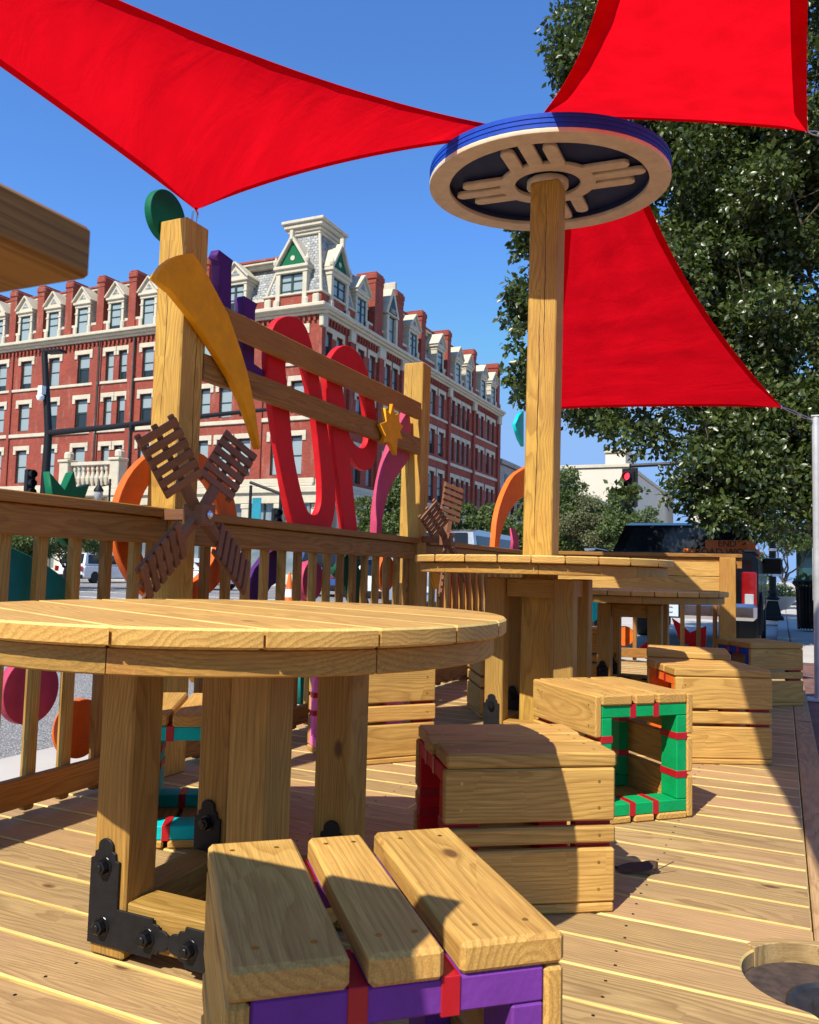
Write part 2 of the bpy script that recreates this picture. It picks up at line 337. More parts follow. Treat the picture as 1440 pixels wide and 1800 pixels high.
    def lathe(s, prof, c, n=24, mi=0, ax=2, cap=True):
        V = []
        for r, z in prof:
            for k in range(n):
                a = 2*math.pi*k/n; p = [r*math.cos(a), r*math.sin(a), z]
                if ax == 0: p = [p[2], p[0], p[1]]
                if ax == 1: p = [p[1], p[2], p[0]]
                V.append(np.array(p)+np.array(c))
        m = len(prof); fs = [[r*n+k, r*n+(k+1) % n, (r+1)*n+(k+1) % n, (r+1)*n+k] for r in range(m-1) for k in range(n)]
        if cap: fs += [list(range(n))[::-1], list(range((m-1)*n, m*n))]
        s.raw(V, fs, mi)
    def mesh(s, name, mats, smooth=False):
        me = bpy.data.meshes.new(name); me.from_pydata(s.v, [], s.f)
        for m in mats: me.materials.append(m)
        me.polygons.foreach_set('material_index', s.mi)
        a = me.attributes.new('grain', 'FLOAT_VECTOR', 'CORNER'); a.data.foreach_set('vector', np.array(s.g, np.float32).ravel())
        a = me.attributes.new('tone', 'FLOAT', 'CORNER'); a.data.foreach_set('value', np.array(s.t, np.float32))
        if smooth: me.polygons.foreach_set('use_smooth', [True]*len(s.f)); me.set_sharp_from_angle(angle=R_(35))
        me.update(); return me
BASES = set()
def tagit(o, label=None, cat=None, group=None, kind=None):
    if label: o['label'] = label
    if cat: o['category'] = cat
    if group: o['group'] = group
    if kind: o['kind'] = kind
    return o
def put(name, data, mats=None, parent=None, label=None, cat=None, group=None, kind=None, smooth=False, local=False):
    if isinstance(data, MB): data = data.mesh(name, mats if isinstance(mats, (list, tuple)) else [mats], smooth)
    o = bpy.data.objects.new(name, data); COL.objects.link(o)
    if parent is not None:
        o.parent = parent
        if not local and parent.name in BASES: o.matrix_parent_inverse = Matrix.Translation(-parent.location)
    return tagit(o, label, cat, group, kind)
def thing(name, label, cat, loc=(0, 0, 0), rz=0, group=None, world_parts=True):
    o = bpy.data.objects.new(name, None); COL.objects.link(o); o.location = loc; o.rotation_euler = (0, 0, rz); o.empty_display_size = .1
    if world_parts: BASES.add(o.name)
    return tagit(o, label, cat, group)
def copy_tree(o, parent=None):
    c = o.copy(); COL.objects.link(c); c.parent = parent
    if parent is not None: c.matrix_parent_inverse = o.matrix_parent_inverse.copy()
    for ch in list(o.children): copy_tree(ch, c)
    return c

def smooth_loop(p, n=6):
    p = [Vector(q) for q in p]; out = []
    for i in range(len(p)):
        a, b, c, d = p[i-1], p[i], p[(i+1) % len(p)], p[(i+2) % len(p)]
        for k in range(n):
            t = k/n; out.append(.5*((2*b)+(c-a)*t+(2*a-5*b+4*c-d)*t*t+(3*b-a-3*c+d)*t**3))
    return out
def cut_mesh(name, loops, M, thick, mat, bevel=.003, edge=None):
    """flat board sawn to an outline (with holes): loops are 2-D, M places them, thickness is real"""
    cu = bpy.data.curves.new(name, 'CURVE'); cu.dimensions = '2D'; cu.fill_mode = 'BOTH'; cu.extrude = thick/2-bevel; cu.bevel_depth = bevel; cu.bevel_resolution = 1; cu.offset = -bevel
    for lp in loops:
        sp = cu.splines.new('POLY'); sp.points.add(len(lp)-1)
        for q, p in zip(sp.points, lp): q.co = (p[0], p[1], 0, 1)
        sp.use_cyclic_u = True
    o = bpy.data.objects.new(name, cu); COL.objects.link(o); dg = bpy.context.evaluated_depsgraph_get()
    me = bpy.data.meshes.new_from_object(o.evaluated_get(dg)); COL.objects.unlink(o); bpy.data.objects.remove(o)
    me.transform(M); me.materials.clear(); me.materials.append(mat); me.name = name; return me
def cutX(name, loops, X, thick, mat, smooth=0, bevel=.003):
    """outline measured on the plane x = X"""
    L2 = []
    for lp in loops:
        q = [(onX(x, y, X).y, onX(x, y, X).z) for x, y in lp]
        L2.append([(p[0], p[1]) for p in (smooth_loop(q, smooth) if smooth else [Vector(z) for z in q])])
    M = Matrix(((0, 0, 1, X), (1, 0, 0, 0), (0, 1, 0, 0), (0, 0, 0, 1)))
    return cut_mesh(name, L2, M, thick, mat, bevel)
def cutY(name, loops, Y, thick, mat, smooth=0):
    L2 = []
    for lp in loops:
        q = [(onY(x, y, Y).x, onY(x, y, Y).z) for x, y in lp]; L2.append([(p[0], p[1]) for p in (smooth_loop(q, smooth) if smooth else [Vector(z) for z in q])])
    M = Matrix(((1, 0, 0, 0), (0, 0, 1, Y), (0, 1, 0, 0), (0, 0, 0, 1))); return cut_mesh(name, L2, M, thick, mat, .002)

# ================================================================== SETTING
ZR = -.17
mb = MB(); mb.raw([(-400, -300, ZR-.02), (400, -300, ZR-.02), (400, 900, ZR-.02), (-400, 900, ZR-.02)], [[0, 1, 2, 3]]); put('ground', mb, CONC, kind='structure')
mb = MB(); mb.raw([(-26.5, -80, ZR), (-3.6, -80, ZR), (-3.6, 400, ZR), (-26.5, 400, ZR)], [[0, 1, 2, 3]]); put('road', mb, ASPH, kind='structure')
mb = MB(); mb.raw([(-200, 26, ZR+.004), (-26.4, 26, ZR+.004), (-26.4, 39.5, ZR+.004), (-200, 39.5, ZR+.004)], [[0, 1, 2, 3]]); put('cross_road', mb, ASPH, kind='structure')
mb = MB(); mb.raw([(-3.72, -80, ZR+.004), (.09, -80, ZR+.004), (.09, 400, ZR+.004), (-3.72, 400, ZR+.004)], [[0, 1, 2, 3]]); put('gutter', mb, CONC, kind='structure')
mb = MB()
for y in (19.0, 22.6): mb.raw([(-24, y, ZR+.008), (-4, y, ZR+.008), (-4, y+.35, ZR+.008), (-24, y+.35, ZR+.008)], [[0, 1, 2, 3]])
for y in range(-10, 16, 6): mb.raw([(-9.2, y, ZR+.008), (-9.05, y, ZR+.008), (-9.05, y+3, ZR+.008), (-9.2, y+3, ZR+.008)], [[0, 1, 2, 3]])
mb.raw([(-14.3, -40, ZR+.008), (-14.15, -40, ZR+.008), (-14.15, 18, ZR+.008), (-14.3, 18, ZR+.008)], [[0, 1, 2, 3]])
for y in (24.5, 40.2): mb.raw([(-24.5, y+6, ZR+.008), (-24.1, y+6, ZR+.008), (-24.1, y+9, ZR+.008), (-24.5, y+9, ZR+.008)], [[0, 1, 2, 3]])
put('road_markings', mb, ROADW, kind='structure')
# far pavement around the brick building and near pavement beside the deck
mb = MB(); mb.box((-113, 42.2, ZR+.07), (174, 5.3, .14), ch=.02); mb.box((-25.6, 130, ZR+.07), (3.2, 170, .14), ch=.02); put('far_pavement', mb, CONC, kind='structure')
mb = MB(); mb.raw([(.165, -30, -.035), (40, -30, -.035), (40, 10.2, -.035), (.165, 10.2, -.035)], [[0, 1, 2, 3]]); put('brick_pavement', mb, PAVER, kind='structure')
mb = MB(); mb.box((20.1, 60.2, -.09), (40, 100, .12), ch=.02); mb.box((.0, 60.2, -.09), (.18, 100, .11), ch=.01); put('pavement', mb, CONC, kind='structure')
mb = MB()
for i in range(10): mb.box((.55+.02*i, 10.8+i*.012, -.028), (.001, .001, .001))
# deck
HC, HR = (.075, 2.06), .165
mb = MB(); y = -1.0; XR = .062; XL = -2.46; pitch = .1515; k = 0
while y < 8.75:
    y0, y1 = y+.0045, y+pitch-.0045
    if y1 > HC[1]-HR and y0 < HC[1]+HR:
        pts = [(XL-random.uniform(0, .012), y0)]; n = 10; right = []
        for i in range(n+1):
            yy = y0+(y1-y0)*i/n; dd = HR*HR-(yy-HC[1])**2
            right.append((min(XR, HC[0]-math.sqrt(dd)) if dd > 0 else XR, yy))
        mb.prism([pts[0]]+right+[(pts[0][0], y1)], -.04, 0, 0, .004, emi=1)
    else:
        # boards are butt-jointed here and there
        js = [XL-random.uniform(0, .012)] + ([random.choice((-1.25, -1.6, -.85))] if k % 3 == 1 else []) + [XR]
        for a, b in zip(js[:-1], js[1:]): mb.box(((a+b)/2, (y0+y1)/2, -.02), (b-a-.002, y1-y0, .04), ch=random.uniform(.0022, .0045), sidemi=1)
    y += pitch; k += 1
mb.box((-1.2, 3.87, -.105), (2.46, 9.7, .02), mi=1)                          # sleepers as one sheet in the sunlit edge yellow, seen through the joints
mb.box((.112, 5.5, -.03), (.094, 6.55, .06), ch=.004); mb.box((.112, .35, -.03), (.094, 3.0, .06), ch=.004)
ARC = [(HC[0]+HR*math.cos(a)*q, HC[1]+HR*math.sin(a)*q) for q, rng in ((1.0, np.linspace(1.75, 3.6, 16)), (1.12, np.linspace(3.6, 1.75, 16))) for a in rng]
for sx in (-1.4, -.35):
    for i in range(64):
        for q_ in (.25, .72): mb.lathe([(.004, -.001), (.004, .0008)], (sx+.008*math.sin(i*7+q_*30), -1.0+pitch*(i+q_), 0), 6, mi=2)
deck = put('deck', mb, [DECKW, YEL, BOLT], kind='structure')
mb = MB()
ar = [(HC[0]+(HR+.022)*math.cos(a), HC[1]+(HR+.022)*math.sin(a)) for a in np.linspace(1.45, 2.6, 14)]; ir = [(HC[0]+HR*.985*math.cos(a), HC[1]+HR*.985*math.sin(a)) for a in np.linspace(2.6, 1.45, 14)]
mb.prism(ar+ir, -.045, .008, .3, .002)
put('cutout_curb', mb, DECKW, label='curved strip of wood edging the round cut-out in the deck', cat='edging')
mb = MB(); mb.lathe([(.0, -.05), (.168, -.05), (.168, -.038), (.12, -.034), (.0, -.04)], (HC[0], HC[1], 0), 32); put('dirt_bed', mb, DARKSOIL, kind='structure')
mb = MB(); mb.lathe([(.115, -.045), (.115, -.022), (.104, -.018), (.098, -.025), (.066, -.025), (.062, -.02), (.032, -.02), (.028, -.025), (.001, -.025)], (.115, 1.99, 0), 40)
put('manhole_cover', mb, IRON, label='round dark cast iron cover set in the deck cut-out', cat='manhole cover', smooth=True)
mb = MB(); nn = 14
P = []; c = onZ(1118, 1533, .004)
for i in range(nn+1):
    t = i/nn; wv = .032*math.sin(math.pi*t)**.7*(1+.25*math.sin(9*t)); P += [(c.x-.06+.12*t, c.y-wv+.02*t, .004+.02*t*t), (c.x-.06+.12*t, c.y+.02*t, .012-.006*math.sin(7*t)), (c.x-.06+.12*t, c.y+wv+.02*t, .008+.028*t)]
mb.raw(P, [[3*i+j, 3*i+3+j, 3*i+4+j, 3*i+1+j] for i in range(nn) for j in (0, 1)]); mb.tube([(c.x+.06, c.y+.02, .015), (c.x+.1, c.y+.05, .035)], .0015, 5)
put('dead_leaf', mb, LEAFDRY, label='curled dry brown leaf in the shadow behind the red-framed crate', cat='leaf')

# ================================================================== TABLES
def bracket_mesh():
    # ornamental L plate in the x-z plane facing -y; corner at origin
    a, wd, r = .205, .082, .034
    def tip(cx, cz, dx, dz):    # scalloped end
        px, pz = -dz, dx; out = []
        for u, v_ in ((-wd/2, -.024), (-wd/2+.010, -.022), (-wd/2+.012, -.008), (-wd/2+.02, -.004)): out.append((u, v_))
        for t in np.linspace(math.pi, 0, 9): out.append((math.cos(t)*.021, .004+math.sin(t)*.018))
        for u, v_ in ((wd/2-.02, -.004), (wd/2-.012, -.008), (wd/2-.010, -.022), (wd/2, -.024)): out.append((u, v_))
        return [(cx+dx*v_+px*(-u), cz+dz*v_+pz*(-u)) for u, v_ in out]
    up = tip(wd/2, a, 0, 1); rt = tip(a, wd/2, 1, 0)
    poly = [(0, 0)]+[(wd/2+(p[0]-wd/2), p[1]) for p in (up if up[0][0] < up[-1][0] else up[::-1])]+[(wd, wd)]+(rt if rt[0][1] > rt[-1][1] else rt[::-1])+[(wd, 0)]
    M = np.array([[1, 0, 0], [0, 0, -1], [0, 1, 0]])
    mb = MB(); mb.prism(poly, 0, .006, 0, .001, M=M); me = mb.mesh('corner_bracket', [BLACK])
    b = MB(); hx = [(.0155*math.cos(t), .0155*math.sin(t)) for t in np.linspace(0, 2*math.pi, 7)[:-1]]
    ci = [(.021*math.cos(t), .021*math.sin(t)) for t in np.linspace(0, 2*math.pi, 21)[:-1]]; c2 = [(.0085*math.cos(t), .0085*math.sin(t)) for t in np.linspace(0, 2*math.pi, 13)[:-1]]
    b.prism(ci, .006, .0085, M=M, ch=.0008); b.prism(hx, .0085, .024, M=M, ch=.002); b.prism(c2, .024, .0275, M=M, ch=.0015)
    return me, b.mesh('bolt', [BOLT])
BR, BO = bracket_mesh()
def table(cx, cy, R, h, ang, pw, label, sq=.45, lw=.097, brk=True, lsh=(0, 0), cb=True):
    t = thing('round_table', label, 'table', (cx, cy, 0), 0, 'round slatted timber tables')
    mb = MB(); a = math.radians(ang); n = int(math.ceil(2*R/pw)); off = -n*pw/2
    for i in range(n):
        v0, v1 = off+i*pw+.003, off+(i+1)*pw-.003; v0c, v1c = max(v0, -R*.995), min(v1, R*.995)
        if v1c-v0c < .015: continue
        m = 22; pts = []
        for k in range(m+1):
            v = v0c+(v1c-v0c)*k/m; pts.append((math.sqrt(max(0, R*R-v*v)), v))
        for k in range(m, -1, -1):
            v = v0c+(v1c-v0c)*k/m; pts.append((-math.sqrt(max(0, R*R-v*v)), v))
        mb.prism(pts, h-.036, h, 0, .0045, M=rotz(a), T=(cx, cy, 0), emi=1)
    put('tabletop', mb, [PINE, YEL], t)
    mb = MB(); ro, ri = R-.028, R-.16
    for i in range(8):
        a0, a1 = i*math.pi/4+.25, (i+1)*math.pi/4+.25-.004; q = np.linspace(a0, a1, 9)
        mb.prism([(ro*math.cos(u), ro*math.sin(u)) for u in q]+[(ri*math.cos(u), ri*math.sin(u)) for u in q[::-1]], h-.086, h-.0385, (a0+a1)/2+math.pi/2, .003, T=(cx, cy, 0))
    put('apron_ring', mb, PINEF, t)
    x0, y0 = cx+lsh[0], cy+lsh[1]; hs = sq/2-lw/2; lt = h-.105
    for sx in (-1, 1):
        for sy in (-1, 1):
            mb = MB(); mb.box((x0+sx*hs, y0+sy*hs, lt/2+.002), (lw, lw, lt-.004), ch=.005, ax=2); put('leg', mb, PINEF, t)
    ln = 2*hs-lw-.004
    for d in (0, 1):
        for sg in (-1, 1):
            mb = MB(); c_ = (x0, y0+sg*hs, .082) if d == 0 else (x0+sg*hs, y0, .082)
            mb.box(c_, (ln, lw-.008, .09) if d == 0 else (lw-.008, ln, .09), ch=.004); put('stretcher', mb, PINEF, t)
            if not cb: continue
            mb = MB(); c_ = (x0, y0+sg*hs, lt-.048) if d == 0 else (x0+sg*hs, y0, lt-.048)
            mb.box(c_, (ln, .04, .09) if d == 0 else (.04, ln, .09), ch=.003); put('crossbeam', mb, PINEF, t)
    if brk:
        for sy in (-1, 1):
            for sx in (-1, 1):
                for face in (0,):
                    if face == 0:   # on the -y face
                        px, py = x0+sx*sq/2, y0+sy*hs-lw/2-.001; M = Matrix.Translation((px, py, .03)) @ Matrix.Diagonal((-sx, 1, 1, 1))
                    else:           # on the +x face
                        px, py = x0+sx*hs+lw/2+.001, y0+sy*sq/2; M = Matrix.Translation((px, py, .03)) @ Matrix.Rotation(math.pi/2, 4, 'Z') @ Matrix.Diagonal((-sy, 1, 1, 1))
                    b = put('corner_bracket', BR, None, t); b.matrix_local = Matrix.Identity(4); b.matrix_parent_inverse = Matrix.Identity(4)
                    loc = Matrix.Translation((-cx, -cy, 0)) @ M; b.matrix_local = loc
                    for (u, v_) in ((.041, .041), (.041, .168), (.168, .041)):
                        o = bpy.data.objects.new('bolt', BO); COL.objects.link(o); o.parent = b; o.location = (u, 0, v_)
    return t
table(-1.2, 1.665, .64, .758, 157, .198, 'low round slatted table in the left foreground with black corner brackets on its legs', lsh=(.022, -.015), cb=False)
table(-1.155, 4.22, .665, .948, 108, .151, 'bar-height round slatted table built around the tall post with the blue disc')
table(-1.0, 6.24, .655, .772, 104, .151, 'low round slatted table farthest off by the end railing')

# ================================================================== CRATE STOOLS
def crate(cx, cy, ang, L, W, H, mat, label, top_over=True, tw=None, gap=.014):
    t = thing('crate_stool', label, 'stool', (cx, cy, 0), math.radians(ang), 'open-ended crate stools on the deck', world_parts=False)
    tt, ts, tb = .038, .026, .024
    def P(name, mb, m, par=t): return put(name, mb, m, par, local=True)
    ws = tw or [.148, .098, .148]; k = (W-2*gap)/sum(ws); ws = [q*k for q in ws]
    def screws(mb, x, y, z, R=I3):
        for dx in (-1, 1): mb.lathe([(.0042, 0), (.0042, .0008)], (x+dx*(L/2-.045), y, z), 8, mi=1)
    mb = MB(); y = -W/2; Wt = W if top_over else W-2*ts
    y = -Wt/2; gy = []
    for i, q in enumerate(ws):
        q = q*Wt/W; jx = random.uniform(-.006, .006)
        mb.box((jx, y+q/2, H-tt/2), (L, q, tt), ch=.006)
        screws(mb, 0, y+q*.25, H); screws(mb, 0, y+q*.75, H)
        y += q; 
        if i < 2: gy.append(y+gap/2)
        y += gap
    P('seat', mb, [PINE, BRASS])
    mb = MB(); y = -Wt/2
    for i, q in enumerate(ws): q = q*Wt/W; mb.box((0, y+q/2, tb/2+.001), (L, q, tb), ch=.005); y += q+gap
    P('bottom_panel', mb, PINE)
    z0, z1 = (tb+.003, H-tt-.002) if top_over else (.004, H-.003)
    pk_ = .145 if z1-z0 > .36 else .134; mid = z1-z0-2*pk_-2*gap; hs = [pk_, mid, pk_]; gz = []
    for sg in (-1, 1):
        mb = MB(); z = z0; gz = []
        for i, q in enumerate(hs):
            jx = random.uniform(-.003, .003)
            mb.box((jx, sg*(W/2-ts/2), z+q/2), (L, ts, q), ch=.005)
            for dx in (-1, 1):
                for fz in ((.25, .75) if q > .1 else (.5,)): mb.lathe([(.0042, -.0008), (.0042, .0008)], (jx+dx*(L/2-.045), sg*(W/2+.0001), z+q*fz), 8, mi=1, ax=1)
            z += q
            if i < 2: gz.append(z+gap/2)
            z += gap
        P('side_panel', mb, [PINE, BRASS])
    fy = W/2-ts-.001; fb, ft = tb+.002, H-tt-.001; bw, bd = .042, .092
    for sg in (-1, 1):
        mb = MB(); xc = sg*(L/2-bd/2-.004)
        for zc in (fb+bw/2, ft-bw/2): mb.box((xc, 0, zc), (bd, 2*fy, bw), ch=.003)
        for s2 in (-1, 1): mb.box((xc, s2*(fy-bw/2), (fb+ft)/2), (bd, bw, ft-fb-2*bw-.001), ch=.003, ax=2)
        fr = P('end_frame', mb, mat)
        e = .0022; rw = .024
        for g_ in gy:
            for zc, out in ((ft-bw/2, 1), (fb+bw/2, -1)):
                mb = MB(); mb.box((xc, g_, zc), (bd+2*e, rw, bw+2*e), ch=.001); P('ribbon', mb, RIBBON, fr)
        for g_ in gz:
            for s2 in (-1, 1):
                mb = MB(); mb.box((xc, s2*(fy-bw/2), g_), (bd+2*e, bw+2*e, rw), ch=.001); P('ribbon', mb, RIBBON, fr)
    return t
crate(-.543, 1.068, 131, .43, .41, .42, PURPLE, 'purple-framed crate stool filling the lower foreground', gap=.022)
crate(-.70, 2.245, 34, .455, .40, .405, REDP, 'red-framed crate stool half in shadow, just behind the purple-framed one')
crate(-.606, 3.216, 134, .46, .41, .447, GREEN, 'green-framed crate stool showing its open end to the viewer', top_over=False)
crate(-.345, 4.35, 26, .46, .42, .44, ORANGE, 'orange-framed crate stool right of the bar-height table')
crate(-.52, 5.2, 8, .46, .42, .44, ORANGE, 'crate stool half hidden directly behind the orange-framed one')
crate(-.16, 6.42, 38, .42, .41, .43, BLUEP, 'blue-framed crate stool farthest right at the end of the deck')
crate(-1.775, 3.505, 50, .48, .41, .455, PINK, 'pink-framed crate stool standing beyond the low foreground table')
crate(-1.79, 2.25, 122, .45, .40, .405, TEAL, 'teal-framed crate stool seen between the legs of the foreground table')
crate(-1.58, 4.98, 120, .46, .41, .44, REDP, 'crate stool mostly hidden behind the left leg of the bar-height table')
crate(-1.50, 6.75, 30, .46, .41, .44, DTEAL, 'dark teal-framed crate stool under the left side of the farthest table')

# ================================================================== POST WITH BLUE DISC
t = thing('disc_post', 'tall timber post rising through the table and carrying a round blue and cream disc', 'post', (-1.155, 4.22, 0))
mb = MB(); top = np.array([-1.140, 4.215, 2.965]); bot = np.array([-1.165, 4.22, .0]); mb.box((top+bot)/2, (np.linalg.norm(top-bot), .154, .154), frame(top-bot, (0, -1, 0)), .006, 0, 0)
def crack(mb, a, b, nrm, w_, seed, n=40):
    rr = np.random.default_rng(seed); a = np.array(a, float); b = np.array(b, float); nrm = np.array(nrm, float); s_ = np.cross(b-a, nrm); s_ /= np.linalg.norm(s_); o = 0; P = []
    for i in range(n+1):
        o += rr.normal()*.0012; q = a+(b-a)*i/n+s_*o+nrm*.0006; h = w_*math.sin(math.pi*min(1, max(.02, i/n)))**.5*rr.uniform(.5, 1); P += [q-s_*h, q+s_*h]
    mb.raw(P, [[2*i, 2*i+1, 2*i+3, 2*i+2] for i in range(n)], 1)
crack(mb, (-1.172, 4.1415, .96), (-1.150, 4.1385, 2.35), (0, -1, 0), .0028, 3); crack(mb, (-1.128, 4.139, 1.9), (-1.122, 4.138, 2.9), (0, -1, 0), .0022, 4)
put('post', mb, [POSTW, CRACKM], t)
DC = (-1.150, 4.235); DZ = 2.965; DR = .645
def circ(r, n=72, c=DC): return [(c[0]+r*math.cos(2*math.pi*k/n), c[1]+r*math.sin(2*math.pi*k/n)) for k in range(n)]
mb = MB()
for i in range(6): mb.lathe([(.545, DZ+.0245+i*.012), (DR-.001*(i % 2)*3, DZ+.0245+i*.012), (DR-.001*(i % 2)*3, DZ+.0355+i*.012), (.545, DZ+.0355+i*.012)], (*DC, 0), 96, cap=False)
put('disc_rim', mb, BLUER, t)
put('backing_disc', cut_mesh('backing_disc', [circ(DR-.012)], Matrix.Translation((0, 0, DZ+.062)), .02, NAVY), None, t)
put('outer_ring', cut_mesh('outer_ring', [circ(DR), circ(.535)], Matrix.Translation((0, 0, DZ+.012)), .024, CREAM), None, t)
put('inner_wall', cut_mesh('inner_wall', [circ(.541), circ(.5355)], Matrix.Translation((0, 0, DZ+.038)), .026, NAVY, .0005), None, t)
def capsule(x0, x1, y, hw, n=8, round0=False):
    p = [(x0, y-hw)]+[(x1-hw+hw*math.sin(a), y-hw*math.cos(a)) for a in np.linspace(0, math.pi, n)]+[(x0, y+hw)]; return p
mb = MB()
ring = [(.178+.05*0, 0)]
sun_m = cut_mesh('sun_ring', [circ(.258, c=(0, 0)), circ(.176, c=(0, 0))], Matrix.Translation((DC[0], DC[1], DZ+.030)), .022, CREAM); put('sun_ring', sun_m, None, t)
for q in range(4):
    for j, (yy, ln) in enumerate(((-.108, .45), (0, .52), (.108, .45))):
        a = q*math.pi/2+.03; M = Matrix.Translation((DC[0], DC[1], DZ+.0305)) @ Matrix.Rotation(a, 4, 'Z')
        x0 = math.sqrt(.25**2-yy*yy)-.012; put('sun_ray', cut_mesh('sun_ray', [capsule(x0, ln, yy, .036)], M, .0215, CREAM), None, t)
put('hub_plate', cut_mesh('hub_plate', [circ(.112)], Matrix.Translation((0, 0, DZ+.022)), .036, CREAM), None, t)
TL = Matrix.Translation((DC[0], DC[1], DZ)) @ Matrix.Rotation(R_(3.2), 4, Vector((.93, .36, 0))) @ Matrix.Translation((-DC[0], -DC[1], -DZ))   # the disc hangs a little low at the near side
for o in t.children:
    if o.name.split('.')[0] != 'post' : o.data.transform(TL)

# ================================================================== RAILINGS
XF = -2.33
def railing(label, a, b, bal, cap=(1.058, 1.095), parts=True, base=0.0, backx=1):
    """a,b: inner-face ends (x,y); balusters at distances bal along it, on the street side"""
    a = np.array(a, float); b = np.array(b, float); L = np.linalg.norm(b-a); d = (b-a)/L; n = np.array([-d[1], d[0]])*backx   # n: street side
    t = thing('railing', label, 'railing', (*((a+b)/2), 0), 0, 'timber railings round the deck')
    ang = math.atan2(d[1], d[0]); R = rotz(ang); m = (a+b)/2
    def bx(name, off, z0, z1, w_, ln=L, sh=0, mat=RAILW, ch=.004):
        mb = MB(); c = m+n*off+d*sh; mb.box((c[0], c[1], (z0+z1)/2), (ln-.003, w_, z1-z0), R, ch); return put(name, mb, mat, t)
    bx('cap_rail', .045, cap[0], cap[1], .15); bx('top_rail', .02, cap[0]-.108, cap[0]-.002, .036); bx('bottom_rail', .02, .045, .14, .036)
    for s in bal:
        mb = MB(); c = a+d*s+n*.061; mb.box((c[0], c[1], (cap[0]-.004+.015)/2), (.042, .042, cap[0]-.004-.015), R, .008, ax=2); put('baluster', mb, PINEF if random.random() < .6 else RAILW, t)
    return t
A = railing('timber railing at far left, left of the nearest tall post', (XF+.02, .36), (XF+.02, 2.665), [1.933+.153*i-.36 for i in range(-10, 5)])
railing('timber railing between the two tall posts, under the red letters', (XF+.02, 2.83), (XF+.02, 5.19), [2.989+.1555*i-2.83 for i in range(0, 15)])
railing('timber railing beyond the second tall post, behind the bar table', (XF+.02, 5.36), (XF+.02, 8.30), [.12+.155*i for i in range(0, 18)])
D_ = railing('end railing across the deck in front of the black pickup truck', (-2.26, 8.50), (-.36, 8.78), [.12+.155*i for i in range(0, 12)], cap=(1.08, 1.117))
mb = MB(); mb.box((-1.33, 8.62, .815), (1.72, .022, .14), rotz(.151), .003); mb.box((-1.33, 8.62, .96), (1.72, .022, .14), rotz(.151), .003); put('backing_board', mb, PINE, D_)
mb = MB(); mb.box((-.50, 8.77, .54), (.15, .15, 1.08), rotz(.15), .006, ax=2); put('end_post', mb, PINEF, D_)
def tpost(x, y, z, label, lean=(0, 0), s=.148):
    mb = MB(); a = np.array([x, y, 0.]); b = np.array([x+lean[0], y+lean[1], z]); mb.box((a+b)/2, (np.linalg.norm(b-a), s, s), frame(b-a, (1, 0, 0)), .006, 0, 0)
    crack(mb, (x+s/2, y+.02, z*.45), (x+s/2+0, y+.025+lean[1]*.9, z-.02), (1, 0, 0), .002, int(y*10)); crack(mb, (x-.02, y-s/2+lean[1]*.6, z*.62), (x-.015, y-s/2+lean[1]*.97, z-.01), (0, -1, 0), .0018, int(y*10)+1)
    return put('timber_post', mb, [POSTW, CRACKM], None, label, 'post', 'square timber posts along the railing')
tpost(-2.365, 2.748, 2.345, 'nearest square timber post with a green disc at its top')
tpost(-2.375, 5.273, 2.345, 'second square timber post with the star and wooden blades beside it', (0, .02))
tpost(-2.375, 8.40, 2.62, 'farthest timber post, mostly hidden behind the post with the disc')
for nm, z, label in (('beam_board', 1.985, 'upper cross board between the two tall posts'), ('beam_board', 1.735, 'lower cross board between the two tall posts')):
    mb = MB(); mb.box((-2.312, 4.01, z), (.038, 2.36, .115), ch=.004, ax=1); put(nm, mb, RAILW, None, label, 'cross board', 'cross boards between the tall posts')

# ================================================================== CUT-OUT SHAPES
XB = -2.445
def shape(name, loops, X, mat, label, cat, th=.036, smooth=0, group=None):
    me = cutX(name, loops, X, th, mat, smooth); o = put(name, me, None, None, label, cat, group); return o
def discshape(name, px, py, ry, X, mat, label, th=.036, group='painted discs on the railing'):
    c = onX(px, py, X); r = (onX(px, py-ry, X)-onX(px, py+ry, X)).length/2
    me = cut_mesh(name, [[(c.y+r*math.cos(a), c.z+r*math.sin(a)) for a in np.linspace(0, 2*math.pi, 65)[:-1]]], Matrix(((0, 0, 1, X), (1, 0, 0, 0), (0, 1, 0, 0), (0, 0, 0, 1))), th, mat)
    return put(name, me, None, None, label, 'painted disc', group)
O_out = [(478, 570), (490, 559), (505, 556), (521, 561), (533, 577), (541, 600), (549, 633), (557, 670), (566, 725), (575, 780), (582, 830), (585, 872), (583, 903), (576, 930), (565, 952), (530, 960), (515, 935), (504, 900), (494, 850), (485, 795), (476, 735), (469, 680), (465, 635), (468, 598)]
O_in = [(497, 640), (499, 672), (503, 712), (510, 790), (521, 850), (533, 892), (544, 905), (554, 901), (560, 878), (559, 832), (551, 750), (541, 692), (530, 645), (517, 612), (503, 612)]
shape('letter_o', [O_out, O_in[::-1]], -2.40, REDP, 'tall red cut-out letter shaped like a slanting O behind the cross boards', 'letter', .04, 5)
P_out = [(578, 627), (590, 612), (607, 608), (627, 623), (641, 653), (652, 693), (658, 740), (659, 785), (653, 815), (640, 827), (626, 821), (612, 806), (616, 860), (624, 935), (627, 968), (606, 968), (601, 932), (592, 860), (583, 790), (575, 722), (569, 668), (570, 643)]
P_in = [(597, 675), (604, 722), (609, 760), (616, 777), (630, 788), (640, 781), (643, 762), (640, 727), (634, 690), (620, 660), (605, 655)]
shape('letter_p', [P_out, P_in[::-1]], -2.40, REDP, 'tall red cut-out letter P behind the cross boards', 'letter', .04, 4)
